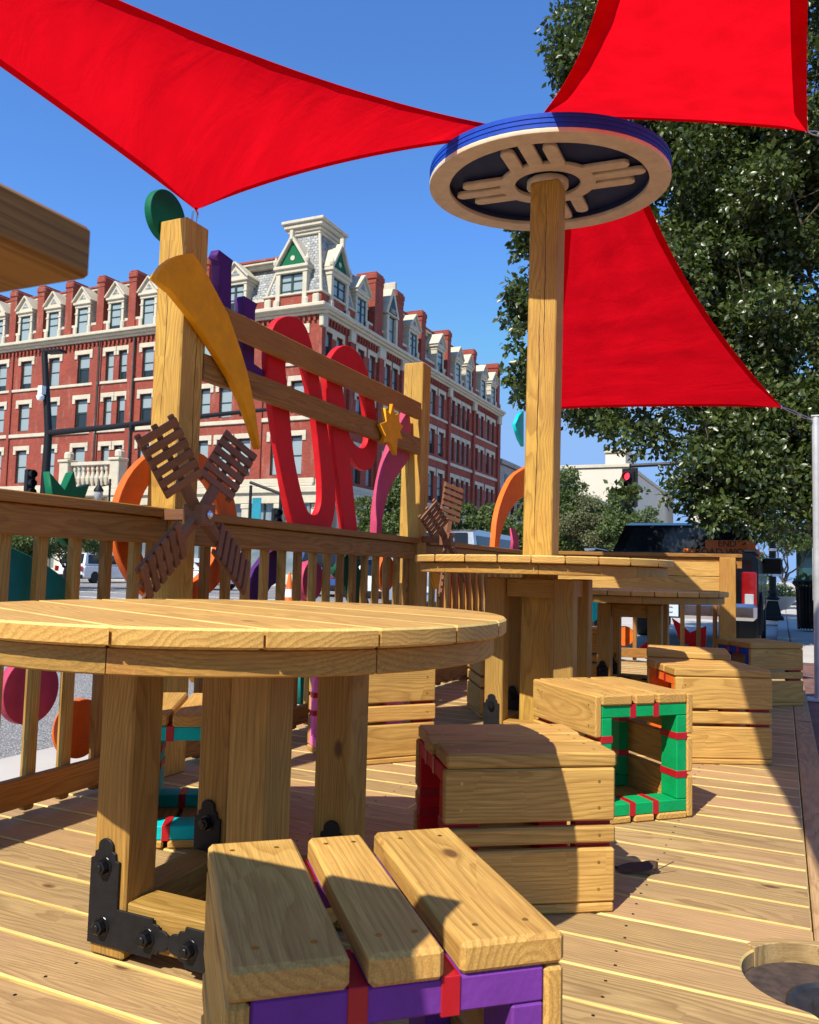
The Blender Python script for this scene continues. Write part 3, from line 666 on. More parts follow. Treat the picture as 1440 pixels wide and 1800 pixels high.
SK = [(267.5, 490), (273, 480), (284, 466), (298, 455.5), (315, 448.5), (334, 445), (346, 462), (357, 480), (377, 517), (397, 555), (419, 618), (430, 655), (443, 715), (453, 788), (450, 790), (436, 745), (420, 703), (400, 662), (377, 625), (350, 583), (325, 548), (299, 516)]
shape('yellow_sickle', [SK], -2.268, YELP, 'curved yellow tapering blade shape fixed across the nearest tall post', 'cut-out shape', .036)
ST = [(674, 717), (683, 728), (687, 710), (692, 730), (699, 726), (699, 742), (706, 750), (700, 759), (705, 772), (696, 771), (694, 801), (688, 790), (681, 776), (669, 779), (675, 766), (665, 745), (676, 741)]
shape('yellow_star', [ST], -2.27, YELP, 'yellow spiky star fixed to the lower cross board by the second post', 'star', .03)
PK = [(712, 722), (708, 728), (698, 745), (689, 768), (680, 793), (671, 822), (663, 860), (658, 897), (656, 950), (664, 950), (667, 912), (674, 878), (687, 845), (703, 822), (713, 805), (718, 760)]
shape('pink_flame', [PK], -2.40, ROSE, 'slender pink curved flame shape left of the second tall post', 'cut-out shape', .05, 3)
shape('purple_letter_stem', [[(373, 452), (378, 440), (403, 459), (400, 470), (399, 570), (398, 655), (379, 640), (379, 460)]], -2.43, LILAC, 'tall purple letter stem between the nearest post and cross board', 'letter stem', .05, group='purple letter stems')
shape('purple_letter_stem', [[(419, 524), (423, 521), (446, 535), (442, 546), (441, 580), (440, 640), (461, 655), (456, 664), (420, 648), (421, 540)]], -2.43, LILAC, 'shorter purple letter stem crossing behind the upper cross board', 'letter stem', .05, group='purple letter stems')
discshape('green_disc', 291, 381, 45, -2.458, DGREEN, 'dark green disc fixed behind the top of the nearest post')
shape('green_leaf_crown', [[(81, 829), (84, 833), (108, 861), (121, 831), (125, 830), (129, 859), (152, 851), (143, 877), (140, 905), (118, 956), (114, 960), (104, 945), (95, 905), (86, 872)]], XB, DGREEN, 'dark green leafy crown shape poking above the left railing', 'cut-out shape')
shape('teal_plane', [[(-40, 950), (17, 963), (58, 982), (82, 997), (122, 1027), (124, 1060), (176, 1178), (160, 1166), (90, 1090), (-40, 1075)]], XB, DTEAL, 'dark teal angular board behind the left balusters', 'cut-out shape')
cx_ = [(305+108*math.cos(a), 925+140*math.sin(a)) for a in np.linspace(0, 2*math.pi, 41)[:-1]]; ci_ = [(309+74*math.cos(a), 925+104*math.sin(a)) for a in np.linspace(0, 2*math.pi, 41)[:-1]]
shape('orange_ring', [cx_, ci_[::-1]], XB, ROUGE, 'large orange ring behind the foot of the nearest tall post', 'ring')
discshape('pink_disc', 50, 1213, 59, XB, ROSE, 'dusky pink disc on the balusters at far left under the table edge')
discshape('orange_disc', 138, 1280, 51, XB, ROUGE, 'orange disc on the balusters beside the foreground table leg')
discshape('pink_disc', 546, 1020, 35, XB, ROSE, 'nearer of two overlapping plum pink discs above the foreground table')
discshape('pink_disc', 539, 1022, 35, XB-.045, ROSE, 'farther of two overlapping plum pink discs, mostly behind its twin')
discshape('orange_disc', 677, 1008, 31, XB, ROUGE, 'orange-red disc on the balusters just left of the second post')
discshape('violet_disc', 708, 1050, 14, XB, LILAC, 'small violet disc low beside the second tall post')
shape('purple_board', [[(428, 1048), (445, 1000), (462, 976), (477, 966), (492, 962), (489, 1020), (473, 1030), (452, 1062)]], XB, LILAC, 'dark purple angular board on the balusters under the red letters', 'cut-out shape')
shape('green_board', [[(583, 1004), (605, 974), (614, 972), (628, 1000), (645, 1060), (622, 1075), (602, 1030)]], XB, FOREST, 'dark green angular board on the balusters below the letter P', 'cut-out shape')
shape('teal_board', [[(523, 1155), (539, 1158), (537, 1240), (524, 1238)]], XB, DTEAL, 'narrow teal board low on the railing beside the pink-framed stool', 'cut-out shape')
shape('yellow_wedge', [[(336, 1150), (343, 1150), (341, 1200), (335, 1190)]], XB, YELP, 'sliver of yellow board seen under the foreground table top', 'cut-out shape')
shape('red_board', [[(772, 1000), (845, 1010), (845, 1180), (815, 1200), (772, 1170)]], XB, REDP, 'large red board behind the balusters beyond the second post', 'cut-out shape')
shape('yellow_diamond', [[(757, 1008), (767, 1003), (778, 1026), (764, 1036)]], -2.28, YELP, 'small yellow diamond hanging under the bar table edge', 'cut-out shape', .02)
shape('orange_crescent', [[(932, 820), (912, 827), (898, 838), (887, 857), (877, 882), (870, 910), (867, 937), (865, 975), (872, 975), (875, 948), (883, 918), (893, 898), (910, 877), (932, 862)]], XB, ORANGE, 'orange crescent standing on the railing left of the disc post', 'cut-out shape', .05, 3)
shape('pink_spike', [[(897, 975), (901, 953), (899, 928), (903, 930), (909, 945), (910, 975)]], XB, ROSE, 'small pink spike on the railing beside the disc post', 'cut-out shape')
shape('teal_fin', [[(903, 747), (910, 730), (918, 722), (918, 785), (911, 772)]], XB, TEAL, 'teal fin jutting left from behind the disc post', 'cut-out shape')
put('cyan_board', cutY('cyan_board', [[(1030, 1052), (1056, 1055), (1056, 1086), (1032, 1098)]], 8.95, .03, CYAN), None, None, 'bright cyan board on the end railing behind the disc table', 'cut-out shape')
put('red_board', cutY('red_board', [[(1181, 1086), (1200, 1099), (1213, 1112), (1242, 1100), (1240, 1150), (1228, 1172), (1210, 1172), (1211, 1133), (1195, 1126)]], 8.95, .03, REDP), None, None, 'bright red jagged board low on the end railing in front of the truck', 'cut-out shape')
put('red_board', cutY('red_board', [[(1124, 1139), (1150, 1118), (1150, 1160), (1135, 1158)]], 8.95, .03, REDP), None, None, 'small red triangle at the foot of the end railing', 'cut-out shape')
c = onY(1098, 1118, 8.95); put('orange_disc', cut_mesh('orange_disc', [[(c.x+.105*math.cos(a), c.z+.105*math.sin(a)) for a in np.linspace(0, 2*math.pi, 41)[:-1]]], Matrix(((1, 0, 0, 0), (0, 0, 1, 8.95), (0, 1, 0, 0), (0, 0, 0, 1))), .03, ORANGE), None, None, 'small orange disc on the end railing between the far table legs', 'painted disc', 'painted discs on the railing')

# ================================================================== WINDMILLS
def windmill(hub, rx, scale, angs, pitch, label, yaw=0, group='wooden windmills on the posts'):
    t = thing('wooden_windmill', label, 'windmill', hub, yaw, group, world_parts=False)
    hb = MB(); hb.box((.0, 0, 0), (.10, .085, .085), ch=.004); hb.lathe([(.018, .05), (.018, .056), (.009, .060)], (0, 0, 0), 16, mi=1, ax=0); h = put('hub_block', hb, [CEDAR, CHROME], t, local=True)
    ax_ = MB(); ax_.box((-.11, 0, 0), (.13, .045, .045), ch=.003, ax=0); put('axle', ax_, CEDAR, t, local=True)
    for i, a in enumerate(angs):
        d = np.array([0, math.cos(a), math.sin(a)]); q = np.array([0, -math.sin(a), math.cos(a)]); x = np.array([1., 0, 0])
        # blade plane: spanned by d and a pitched cross direction
        pitch_ = pitch if math.sin(a) > 0 else pitch*.7
        c = q*math.cos(pitch_)+x*math.sin(pitch_); nrm = np.cross(d, c); R = np.array([d, c, nrm]).T
        mb = MB(); L0, L1, W = .05*scale, .40*scale, .175*scale
        mb.box(d*((L0+.0)/2+.07*scale), (.16*scale, .042*scale, .03*scale), R, .002, ax=0)
        for s2 in (-1, 0, 1): mb.box(d*(L0+L1)/2*1.05+d*.05*scale+c*s2*(W/2-.012*scale), (L1-L0-.06*scale, .024*scale, .012*scale), R, .0015, ax=0)
        n = 6
        for k in range(n):
            u = .145*scale+k*(L1-.115*scale)/n*1.0
            mb.box(d*(u+.02*scale)+nrm*(.0125*scale), (.032*scale, W, .012*scale), R, .0015, ax=1)
        put('blade', mb, CEDAR, t, local=True)
    return t
windmill((-2.12, 2.625, 1.066), 0, .98, [R_(132), R_(52), R_(222), R_(-38)], R_(-26), 'brown slatted wooden windmill on the nearest tall post')
windmill((-2.12, 5.28, 1.09), 0, .95, [R_(152), R_(74), R_(254), R_(-36)], R_(-30), 'brown slatted wooden windmill on the second tall post')

# ================================================================== SHADE SAILS
def sail(A, B, C, label, sag=.05, k=(.12, .12, .12), down=.10, hemw=.045, seed=0):
    V = [np.array(p, float) for p in (A, B, C)]; n = 34; N = np.cross(V[1]-V[0], V[2]-V[0]); N /= np.linalg.norm(N); N *= np.sign(N[2])
    t = thing('shade_sail', label, 'shade sail', A, 0, 'red shade sails over the deck')
    def pt(b):
        b = np.array(b); p = b[0]*V[0]+b[1]*V[1]+b[2]*V[2]
        for e in range(3):
            i, j = (e+1) % 3, (e+2) % 3; wgt = k[e]*4*b[i]*b[j]
            p = p+wgt*(V[e]-(V[i]+V[j])/2)
        h = 27*b[0]*b[1]*b[2]; p = p-N*down*h
        a1 = p@np.array([1.3, 2.1, .7])+seed; p = p+N*.006*h*(math.sin(7*a1)+.7*math.sin(13*a1+2*p[0]))
        return p
    idx = {}; P = []; UV = []
    for i in range(n+1):
        for j in range(n+1-i):
            idx[(i, j)] = len(P); b = (1-(i+j)/n, i/n, j/n); P.append(pt(b)); 
            L = b[1]*(V[1]-V[0])+b[2]*(V[2]-V[0]); UV.append((L@((V[1]-V[0])/np.linalg.norm(V[1]-V[0])), L@((V[2]-V[0])/np.linalg.norm(V[2]-V[0]))))
    fs = []
    for i in range(n):
        for j in range(n-i):
            fs.append([idx[(i, j)], idx[(i+1, j)], idx[(i, j+1)]])
            if j < n-i-1: fs.append([idx[(i+1, j)], idx[(i+1, j+1)], idx[(i, j+1)]])
    me = bpy.data.meshes.new('sail_cloth'); me.from_pydata([tuple(p) for p in P], [], fs); me.materials.append(SAIL)
    uv = me.uv_layers.new(name='UVMap'); 
    for lp in me.loops: uv.data[lp.index].uv = UV[lp.vertex_index]
    me.polygons.foreach_set('use_smooth', [True]*len(fs)); me.update(); put('sail_cloth', me, None, t)
    for e in range(3):
        i, j = (e+1) % 3, (e+2) % 3; ps = []; m = 60
        for q in range(m+1):
            s = q/m; b = [0, 0, 0]; b[i] = 1-s; b[j] = s; p0 = pt(b); f = min(1, 8*min(s, 1-s)+.02); wd = hemw*f
            d = V[e]-p0; d = d-0; tang = (V[j]-V[i])/np.linalg.norm(V[j]-V[i]); d = d-tang*(d@tang); d /= np.linalg.norm(d)+1e-9
            ps += [p0-N*.002, p0+d*wd-N*.004-N*down*.0]
        mb = MB(); mb.raw(ps, [[2*q, 2*q+1, 2*q+3, 2*q+2] for q in range(m)]); put('hem', mb, HEM, t)
    return t, pt
def link(a, b, label, r=.004):
    mb = MB(); a = np.array(a, float); b = np.array(b, float); L = np.linalg.norm(b-a); d = (b-a)/L; R = frame(d, (0, .3, 1)); 
    for s in (-1, 1):
        mb.tube([a+R[:, 1]*s*.002, a+d*L*.2+R[:, 1]*s*.012, a+d*L*.8+R[:, 1]*s*.012, b+R[:, 1]*s*.002], r, 8)
    mb.tube([a-d*.01+R[:, 2]*.012, a-d*.01-R[:, 2]*.012], r*1.3, 8); mb.tube([b+d*.005+R[:, 2]*.012, b+d*.005-R[:, 2]*.012], r*1.3, 8)
    return put('sail_fixing', mb, CHROME, None, label, 'fixing', 'metal fixings at the sail corners', smooth=True)
def quad_sail(V, label, k, down, hemw, seed):
    V = [np.array(p, float) for p in V]; N = np.cross(V[1]-V[0], V[3]-V[0]); N /= np.linalg.norm(N); N *= np.sign(N[2]); cen = sum(V)/4; t = thing('shade_sail', label, 'shade sail', V[0], 0, 'red shade sails over the deck'); n = 40
    def pt(u, v):
        p = (1-u)*(1-v)*V[0]+u*(1-v)*V[1]+u*v*V[2]+(1-u)*v*V[3]
        for e, (s_, w_) in enumerate(((u, 1-v), (v, u), (1-u, v), (1-v, 1-u))): p = p+k[e]*4*s_*(1-s_)*w_**2*(cen-(V[e]+V[(e+1) % 4])/2)
        h = 16*u*(1-u)*v*(1-v); a1 = p@np.array([1.3, 2.1, .7])+seed; return p-N*down*h+N*.006*h*(math.sin(7*a1)+.7*math.sin(13*a1+2*p[0]))
    P = [pt(i/n, j/n) for i in range(n+1) for j in range(n+1)]; fs = [[i*(n+1)+j, (i+1)*(n+1)+j, (i+1)*(n+1)+j+1, i*(n+1)+j+1] for i in range(n) for j in range(n)]
    me = bpy.data.meshes.new('sail_cloth'); me.from_pydata([tuple(p) for p in P], [], fs); me.materials.append(SAIL); uv = me.uv_layers.new(name='UVMap')
    for lp in me.loops: i, j = divmod(lp.vertex_index, n+1); uv.data[lp.index].uv = (i/n*1.3, j/n*3)
    me.polygons.foreach_set('use_smooth', [True]*len(fs)); me.update(); put('sail_cloth', me, None, t)
    for e, f in enumerate((lambda s: (s, 0), lambda s: (1, s), lambda s: (1-s, 1), lambda s: (0, 1-s))):
        ps = []; m = 60
        for q in range(m+1):
            p0 = pt(*f(q/m)); d = cen-p0; tg = V[(e+1) % 4]-V[e]; tg /= np.linalg.norm(tg); d = d-tg*(d@tg); d /= np.linalg.norm(d)+1e-9; wd = hemw*min(1, 8*min(q/m, 1-q/m)+.02); ps += [p0-N*.002, p0+d*wd-N*.005]
        mb = MB(); mb.raw(ps, [[2*q, 2*q+1, 2*q+3, 2*q+2] for q in range(m)]); put('hem', mb, HEM, t)
P1 = (-2.345, 2.79, 2.43)
sail(P1, (-1.15, 4.30, 3.31), (-2.40, .20, 2.55), 'large red shade sail stretched from the upper left to the disc', k=(.215, .02, .05), down=.025, hemw=.022, seed=1)
link(P1, (-2.35, 2.79, 2.35), 'steel carabiner on top of the nearest tall post')
B2 = (.150, 4.92, 3.375)
quad_sail([(-1.09, 3.83, 3.135), B2, (.085, 1.2, 2.5), (-.17, .95, 2.05)], 'red shade sail overhead at the upper right', (.05, .05, .02, .27), .07, .06, 3)
link((-1.09, 3.83, 3.135), (-1.13, 3.92, 3.045), 'steel fixing joining the overhead sail to the top of the disc')
link(B2, (.30, 5.03, 3.36), 'steel fixing at the right corner of the overhead sail')
E3 = (.012, 6.70, 2.165)
quad_sail([(-1.09, 4.4, 3.2), (-.755, 4.4, 3.2), E3, (-2.38, 8.33, 2.60)], 'red shade sail hanging behind the disc and its post', (.0, .17, .03, .15), .04, .045, 5)
link(E3, (.215, 6.93, 2.10), 'steel fixing joining the hanging sail to the metal pole')
mb = MB(); mb.tube([(.30, 5.05, -.04), (.33, 5.08, 3.5)], .03, 16); put('metal_pole', mb, STEEL, None, 'tall steel pole just outside the right edge of the picture', 'pole', smooth=True)
mb = MB(); mb.tube([(.243, 6.96, -.035), (.246, 6.96, 2.13)], .029, 20); mb.box((.245, 6.96, 2.132), (.066, .066, .012)); mb.box((.24, 6.96, -.02), (.16, .16, .02))
mb.box((.213, 6.96, .92), (.004, .03, .4), ch=.001)
put('metal_pole', mb, STEEL, None, 'grey steel pole at the right edge holding the hanging sail', 'pole', smooth=True)
# counter end near the camera
t = thing('counter', 'out-of-focus end of a thick timber counter jutting in at upper left', 'counter', (-.9, -.3, 0))
mb = MB(); mb.box((-.765, -.35, 1.10), (.56, 1.62, .041), ch=.004, ax=1); put('counter_top', mb, RAILW, t)
for x in (-.95, -.6): mb = MB(); mb.box((x, -.8, .535), (.09, .09, 1.07), ch=.004, ax=2); put('leg', mb, PINEF, t)

# ================================================================== BRICK BUILDING
YB, XBF = 44.9, -27.19          # the two street fronts meet at the corner tower
bld = thing('brick_building', 'large red brick corner building with mansard roof, dormers, chimneys and corner tower', 'building', (XBF, YB, 0))
def FL(u, n, z): return (u, YB-n, z)          # left front faces -y; u = x
def FR(u, n, z): return (XBF+n, u, z)         # right front faces +x; u = y
def fbox(mb, fr, u0, u1, n0, n1, z0, z1, ch=.02, mi=0):
    a, b = np.array(fr(u0, n0, z0)), np.array(fr(u1, n1, z1)); mb.box((a+b)/2, np.abs(b-a), ch=ch, mi=mi)
def wall(fr, u0, u1, z0, z1, ops, mat=BRICK, depth=.28, flip=False):
    us = sorted({u0, u1, *[o[0] for o in ops], *[o[1] for o in ops]}); zs = sorted({z0, z1, *[o[2] for o in ops], *[o[3] for o in ops]}); mb = MB()
    def q(p): mb.raw(p if not flip else p[::-1], [[0, 1, 2, 3]])
    for a, b in zip(us[:-1], us[1:]):
        for c, d in zip(zs[:-1], zs[1:]):
            um, zm = (a+b)/2, (c+d)/2
            if any(o[0] < um < o[1] and o[2] < zm < o[3] for o in ops): continue
            q([fr(a, 0, c), fr(b, 0, c), fr(b, 0, d), fr(a, 0, d)])
    for o in ops:
        a, b, c, d = o
        q([fr(a, 0, c), fr(a, 0, d), fr(a, -depth, d), fr(a, -depth, c)]); q([fr(b, 0, c), fr(b, -depth, c), fr(b, -depth, d), fr(b, 0, d)])
        q([fr(a, 0, d), fr(b, 0, d), fr(b, -depth, d), fr(a, -depth, d)]); q([fr(a, 0, c), fr(a, -depth, c), fr(b, -depth, c), fr(b, 0, c)])
    return put('wall', mb, mat, bld)
def window(fr, u0, u1, z0, z1, lint=True, n=-.2, double=False, top=.34, par=None, transom=False):
    mb = MB(); t = .075; zm = (z0+z1)/2
    fbox(mb, fr, u0, u0+t, n-.06, n+.04, z0, z1); fbox(mb, fr, u1-t, u1, n-.06, n+.04, z0, z1); fbox(mb, fr, u0+t, u1-t, n-.06, n+.04, z1-t*1.4, z1); fbox(mb, fr, u0+t, u1-t, n-.06, n+.04, z0, z0+t)
    fbox(mb, fr, u0+t, u1-t, n-.055, n+.02, zm-.04, zm+.04)
    if double: fbox(mb, fr, (u0+u1)/2-.09, (u0+u1)/2+.09, n-.05, n+.045, z0+t, z1-t*1.4)
    if transom: fbox(mb, fr, u0+t, u1-t, n-.052, n+.03, z0+(z1-z0)*.75, z0+(z1-z0)*.75+.09)
    w_ = put('window', mb, SASH, par or bld)
    # the pane's origin sits at its foot so the blinds hang to different heights
    p = MB(); a = np.array(fr(0, 0, 0)); c = fr((u0+u1)/2, n-.03, (z0+z1)/2); dn = np.array(fr(0, 1, 0))-a; du = np.abs(np.array(fr(1, 0, 0))-a)
    sz = du*(u1-u0-2*t)+np.abs(dn)*.02+np.array([0, 0, 1])*(z1-z0-2*t); p.box((0, 0, 0), sz, ch=.002); o = put('pane', p, PANE, w_); o.location = c
    if lint:
        l_ = MB(); fbox(l_, fr, u0-.3, u1+.3, 0, .07, z1, z1+top); fbox(l_, fr, u0-.3, u0-.02, 0, .068, z1-.32, z1+.0); fbox(l_, fr, u1+.02, u1+.3, 0, .068, z1-.32, z1+.0)
        put('lintel', l_, STONE, w_)
    return w_
rows = [(14.36, 16.54), (11.02, 13.13), (6.95, 9.5)]
Lw = [(-71.5, 1.1), (-68.5, 1.1), (-65.4, 1.1), (-62.4, 1.1), (-59.4, 1.1), (-56.4, 1.1), (-53.67, 1.15), (-50.68, 1.1), (-47.67, 1.2), (-45.08, .76), (-43.8, .76), (-41.45, 1.05), (-38.6, 1.05), (-36.2, .9), (-34.45, 1.05), (-32.75, 1.0), (-30.25, .8), (-28.7, .95)]
Rw = [(46.1, .8), (47.5, .8), (50.6, .95), (52.4, .9), (55.0, .9), (56.3, .9), (59.3, 1.0), (61.0, 1.0), (63.95, 1.05), (65.9, 1.15), (68.67, .8), (70.0, .8), (71.28, .8), (72.55, .8), (75.05, .85), (76.55, .85), (78.45, .85), (79.95, .85)]
def facade(fr, u0, u1, W, flip):
    ops = [(c-w_/2, c+w_/2, z0, z1) for c, w_ in W for z0, z1 in rows]
    wall(fr, u0, u1, 6.0, 17.3, ops, flip=flip)
    for c, w_ in W:
        for z0, z1 in rows: window(fr, c-w_/2, c+w_/2, z0, z1)
facade(FL, -74, XBF, Lw, False); facade(FR, YB, 82.4, Rw, False)
def trim(name, fr, u0, u1, items, mat):
    mb = MB()
    for n1, z0, z1 in items: fbox(mb, fr, u0, u1, 0, n1, z0, z1, .03)
    return put(name, mb, mat, bld)
for fr, u0, u1 in ((FL, -74, XBF), (FR, YB, 82.4)):
    trim('belt_course', fr, u0, u1+(.1 if fr is FL else 0), [(.10, 14.13, 14.34)], STONE); trim('belt_course', fr, u0, u1, [(.12, 10.5, 10.78)], STONE); trim('belt_course', fr, u0, u1, [(.14, 6.37, 6.72), (.30, 6.18, 6.36)], STONE)
    trim('cornice', fr, u0, u1+(.62 if fr is FL else 0), [(.25, 17.42, 17.6), (.45, 17.605, 17.78), (.62, 17.785, 18.02)], STONE)
    trim('attic_parapet', fr, u0, u1, [(-.22, 18.02, 18.72)], BRICK); trim('attic_ledge', fr, u0, u1, [(.02, 18.725, 18.92)], STONE)
    mb = MB(); u = u0
    while u < u1-.2: fbox(mb, fr, u, u+.17, 0, .16, 17.0, 17.41, .01); fbox(mb, fr, u+.17, u+.36, 0, .06, 17.2, 17.41, .008); u += .40
    put('brick_frieze', mb, BRICK, bld)
# pilasters and downpipes
for u, w_ in ((-46.4, .5), (-42.95, .55), (-31.6, .5), (-39.9, .4), (-55.2, .3)):
    mb = MB(); fbox(mb, FL, u-w_/2, u+w_/2, 0, .13, 6.73, 17.0); put('pilaster', mb, BRICK, bld)
for u in (-45.95, -42.62): mb = MB(); mb.tube([FL(u, .2, 6.2), FL(u, .2, 17.3)], .06, 8); put('downpipe', mb, SASH, bld)
for u, w_ in ((45.1, .5), (49.0, .5), (53.6, .8), (57.6, .8), (62.2, .5), (67.5, .5), (74.0, .5), (81.6, .7)):
    mb = MB(); fbox(mb, FR, u-w_/2, u+w_/2, 0, .22, 6.73, 16.6); put('pilaster', mb, BRICK, bld)
    mb = MB(); fbox(mb, FR, u-w_/2-.1, u+w_/2+.1, 0, .34, 16.6, 17.4, .05); put('capital', mb, STONE, bld)
# mansard
def slope(fr, u0, u1, z0, z1, n0, n1, mat, name, uu=None):
    mb = MB(); a, b = (u0, u1) if uu is None else uu; mb.raw([fr(u0, n0, z0), fr(u1, n0, z0), fr(b, n1, z1), fr(a, n1, z1)], [[0, 1, 2, 3]]); return put(name, mb, mat, bld)
slope(FL, -74, XBF-.3, 18.92, 21.45, -.3, -1.35, SLATE, 'mansard_slope', (-74, XBF-1.35)); slope(FR, YB+.3, 82.3, 18.92, 21.45, -.3, -1.35, SLATE, 'mansard_slope', (YB+1.35, 81.3))
for fr, u0, u1 in ((FL, -74, XBF-1.2), (FR, YB+1.2, 81.5)):
    mb = MB(); fbox(mb, fr, u0, u1, -1.3, -.95, 21.45, 21.7); fbox(mb, fr, u0, u1, -1.3, -.72, 21.7, 21.86); put('roof_cornice', mb, STONE, bld)
    mb = MB(); fbox(mb, fr, u0, u1, -1.4, -.66, 21.865, 22.03); put('ridge_cap', mb, BRICK, bld)
mb = MB(); mb.raw([(-74, YB+.3, 18.9), (-74, 59, 18.9), (-74, 59, 22), (-74, YB+1.35, 22)], [[0, 1, 2, 3]]); mb.raw([(-74, YB+1.2, 21.95), (XBF-1.2, YB+1.2, 21.95), (XBF-1.2, 59, 21.95), (-74, 59, 21.95)], [[0, 1, 2, 3]]); mb.raw([(-40, 59, 21.95), (XBF-1.2, 59, 21.95), (XBF-1.2, 82, 21.95), (-40, 82, 21.95)], [[0, 1, 2, 3]])
mb.raw([(-40, 82.4, 0), (XBF, 82.4, 0), (XBF, 82.4, 18.9), (-40, 82.4, 18.9)], [[3, 2, 1, 0]]); mb.raw([(-40, 82.3, 18.9), (XBF-.3, 82.3, 18.9), (XBF-1.3, 82.2, 22), (-40, 82.2, 22)], [[3, 2, 1, 0]]); put('roof', mb, BRICK, bld)
def chimney(fr, u, w_=.75, z0=18.0, z1=22.45, n=.08):
    mb = MB(); fbox(mb, fr, u-w_/2, u+w_/2, -1.6, n, z0, z1-.9); fbox(mb, fr, u-w_/2-.09, u+w_/2+.09, -1.66, n+.09, z1-.62, z1-.12, .09); fbox(mb, fr, u-w_/2-.03, u+w_/2+.03, -1.62, n+.03, z1-.9, z1-.62); fbox(mb, fr, u-w_/2+.02, u+w_/2-.02, -1.5, n, z1-.12, z1, .03)
    put('chimney', mb, BRICK, bld)
for u in (-72.2, -69, -66, -63, -60, -57.8+.0, -55.45, -52.45, -49.45, -46.25, -43.15, -39.9, -36.6): chimney(FL, u, .7)
for u, w_, zz in ((53.0, 1.3, 22.9), (56.6, 1.3, 22.7), (61.3, .9, 22.6), (67.1, .75, 22.6), (73.8, .75, 22.6), (81.2, .85, 23.0)): chimney(FR, u, w_, z1=zz, n=.15)
def gable(mb, fr, u, hw, z0, z1, n0, n1, mi=0):
    a, b, c = fr(u-hw, n1, z0), fr(u+hw, n1, z0), fr(u, n1, z1); a2, b2, c2 = fr(u-hw, n0, z0), fr(u+hw, n0, z0), fr(u, n0, z1)
    mb.raw([a, b, c, a2, b2, c2], [[0, 1, 2], [5, 4, 3], [0, 3, 4, 1], [1, 4, 5, 2], [2, 5, 3, 0]], mi)
def dormer(fr, u, w_, z0=18.0, z1=20.12, double=False, steep=1.0):
    t_ = w_/2; mb = MB()
    for s in (-1, 1):
        fbox(mb, fr, u+s*(t_+.02), u+s*(t_+.26), -.7, .16, z0, z1); fbox(mb, fr, u+s*(t_+.02), u+s*(t_+.36), -.5, .26, z0, z0+.75, .08); fbox(mb, fr, u+s*(t_+.0), u+s*(t_+.3), -.5, .2, z1-.5, z1-.36)
    fbox(mb, fr, u-t_-.3, u+t_+.3, -1.1, .2, z1, z1+.22); fbox(mb, fr, u-t_-.42, u+t_+.42, -1.2, .32, z1+.22, z1+.42, .04)
    gable(mb, fr, u, t_+.4, z1+.42, z1+.42+1.1*steep, -1.5, .22)
    h = 1.1*steep; ht = t_+.42
    for s in (-1, 1):       # raking cornices
        a = np.array(fr(u+s*(ht+.05), -.3, z1+.44)); b = np.array(fr(u, -.3, z1+.46+h)); nrm = np.array(fr(0, 1, 0))-np.array(fr(0, 0, 0)); mb.bar(a, b, 1.4, .13, up=np.cross(b-a, nrm)*1.0, ch=.02)
    gable(mb, fr, u, ht*.36, z1+.62, z1+.62+h*.42, .2, .235, 1)
    d = put('dormer', mb, [STONE, SLATE], bld)
    window(fr, u-t_, u+t_, z0+.03, z1, lint=False, n=.07, double=double, par=d, transom=True)
for u in (-69.7, -66.5, -63.5, -60.4, -56.95, -53.94, -50.9, -47.88, -44.6, -41.5, -38.3): dormer(FL, u, .98)
dormer(FL, -33.9, 1.35, double=True)
dormer(FR, 50.3, 1.25, double=True, steep=1.1); dormer(FR, 59.3, 1.3, double=True)
for u in (65.0, 69.4, 72.2, 76.4, 79.5): dormer(FR, u, 1.1)
# pavilion gable with the year between two chimneys
d = thing  # (kept short: the dated gable is a dormer of its own)
mb = MB(); fbox(mb, FR, 54.15, 54.5, -.6, .3, 18.02, 20.2); fbox(mb, FR, 55.7, 56.0, -.6, .3, 18.02, 20.2); gable(mb, FR, 55.05, 1.15, 20.3, 22.7, -1.2, .32); gable(mb, FR, 55.05, .75, 20.4, 21.9, .3, .34, 1); fbox(mb, FR, 54.9, 55.2, -.6, .5, 22.3, 22.9, .03)
dg_ = put('dormer', mb, [STONE, SASH], bld); window(FR, 54.52, 55.68, 18.05, 20.3, lint=False, n=.05, par=dg_)
def text(name, s, M, size, mat, parent=None, ext=.004, **tags):
    cu = bpy.data.curves.new(name, 'FONT'); cu.body = s; cu.size = size; cu.extrude = ext; cu.align_x = 'CENTER'; cu.align_y = 'CENTER'
    o = bpy.data.objects.new(name, cu); COL.objects.link(o); dg = bpy.context.evaluated_depsgraph_get(); me = bpy.data.meshes.new_from_object(o.evaluated_get(dg)); COL.objects.unlink(o); bpy.data.objects.remove(o)
    me.transform(M); me.materials.clear(); me.materials.append(mat); me.name = name; return put(name, me, None, parent, **tags)
MX = Matrix(((0, 0, 1, 0), (1, 0, 0, 0), (0, 1, 0, 0), (0, 0, 0, 1)))      # text facing +x
MY = Matrix(((1, 0, 0, 0), (0, 0, -1, 0), (0, 1, 0, 0), (0, 0, 0, 1)))     # text facing -y
text('year_numerals', '1887', Matrix.Translation((XBF+.36, 55.05, 20.62)) @ MX, .5, STONE, bld)
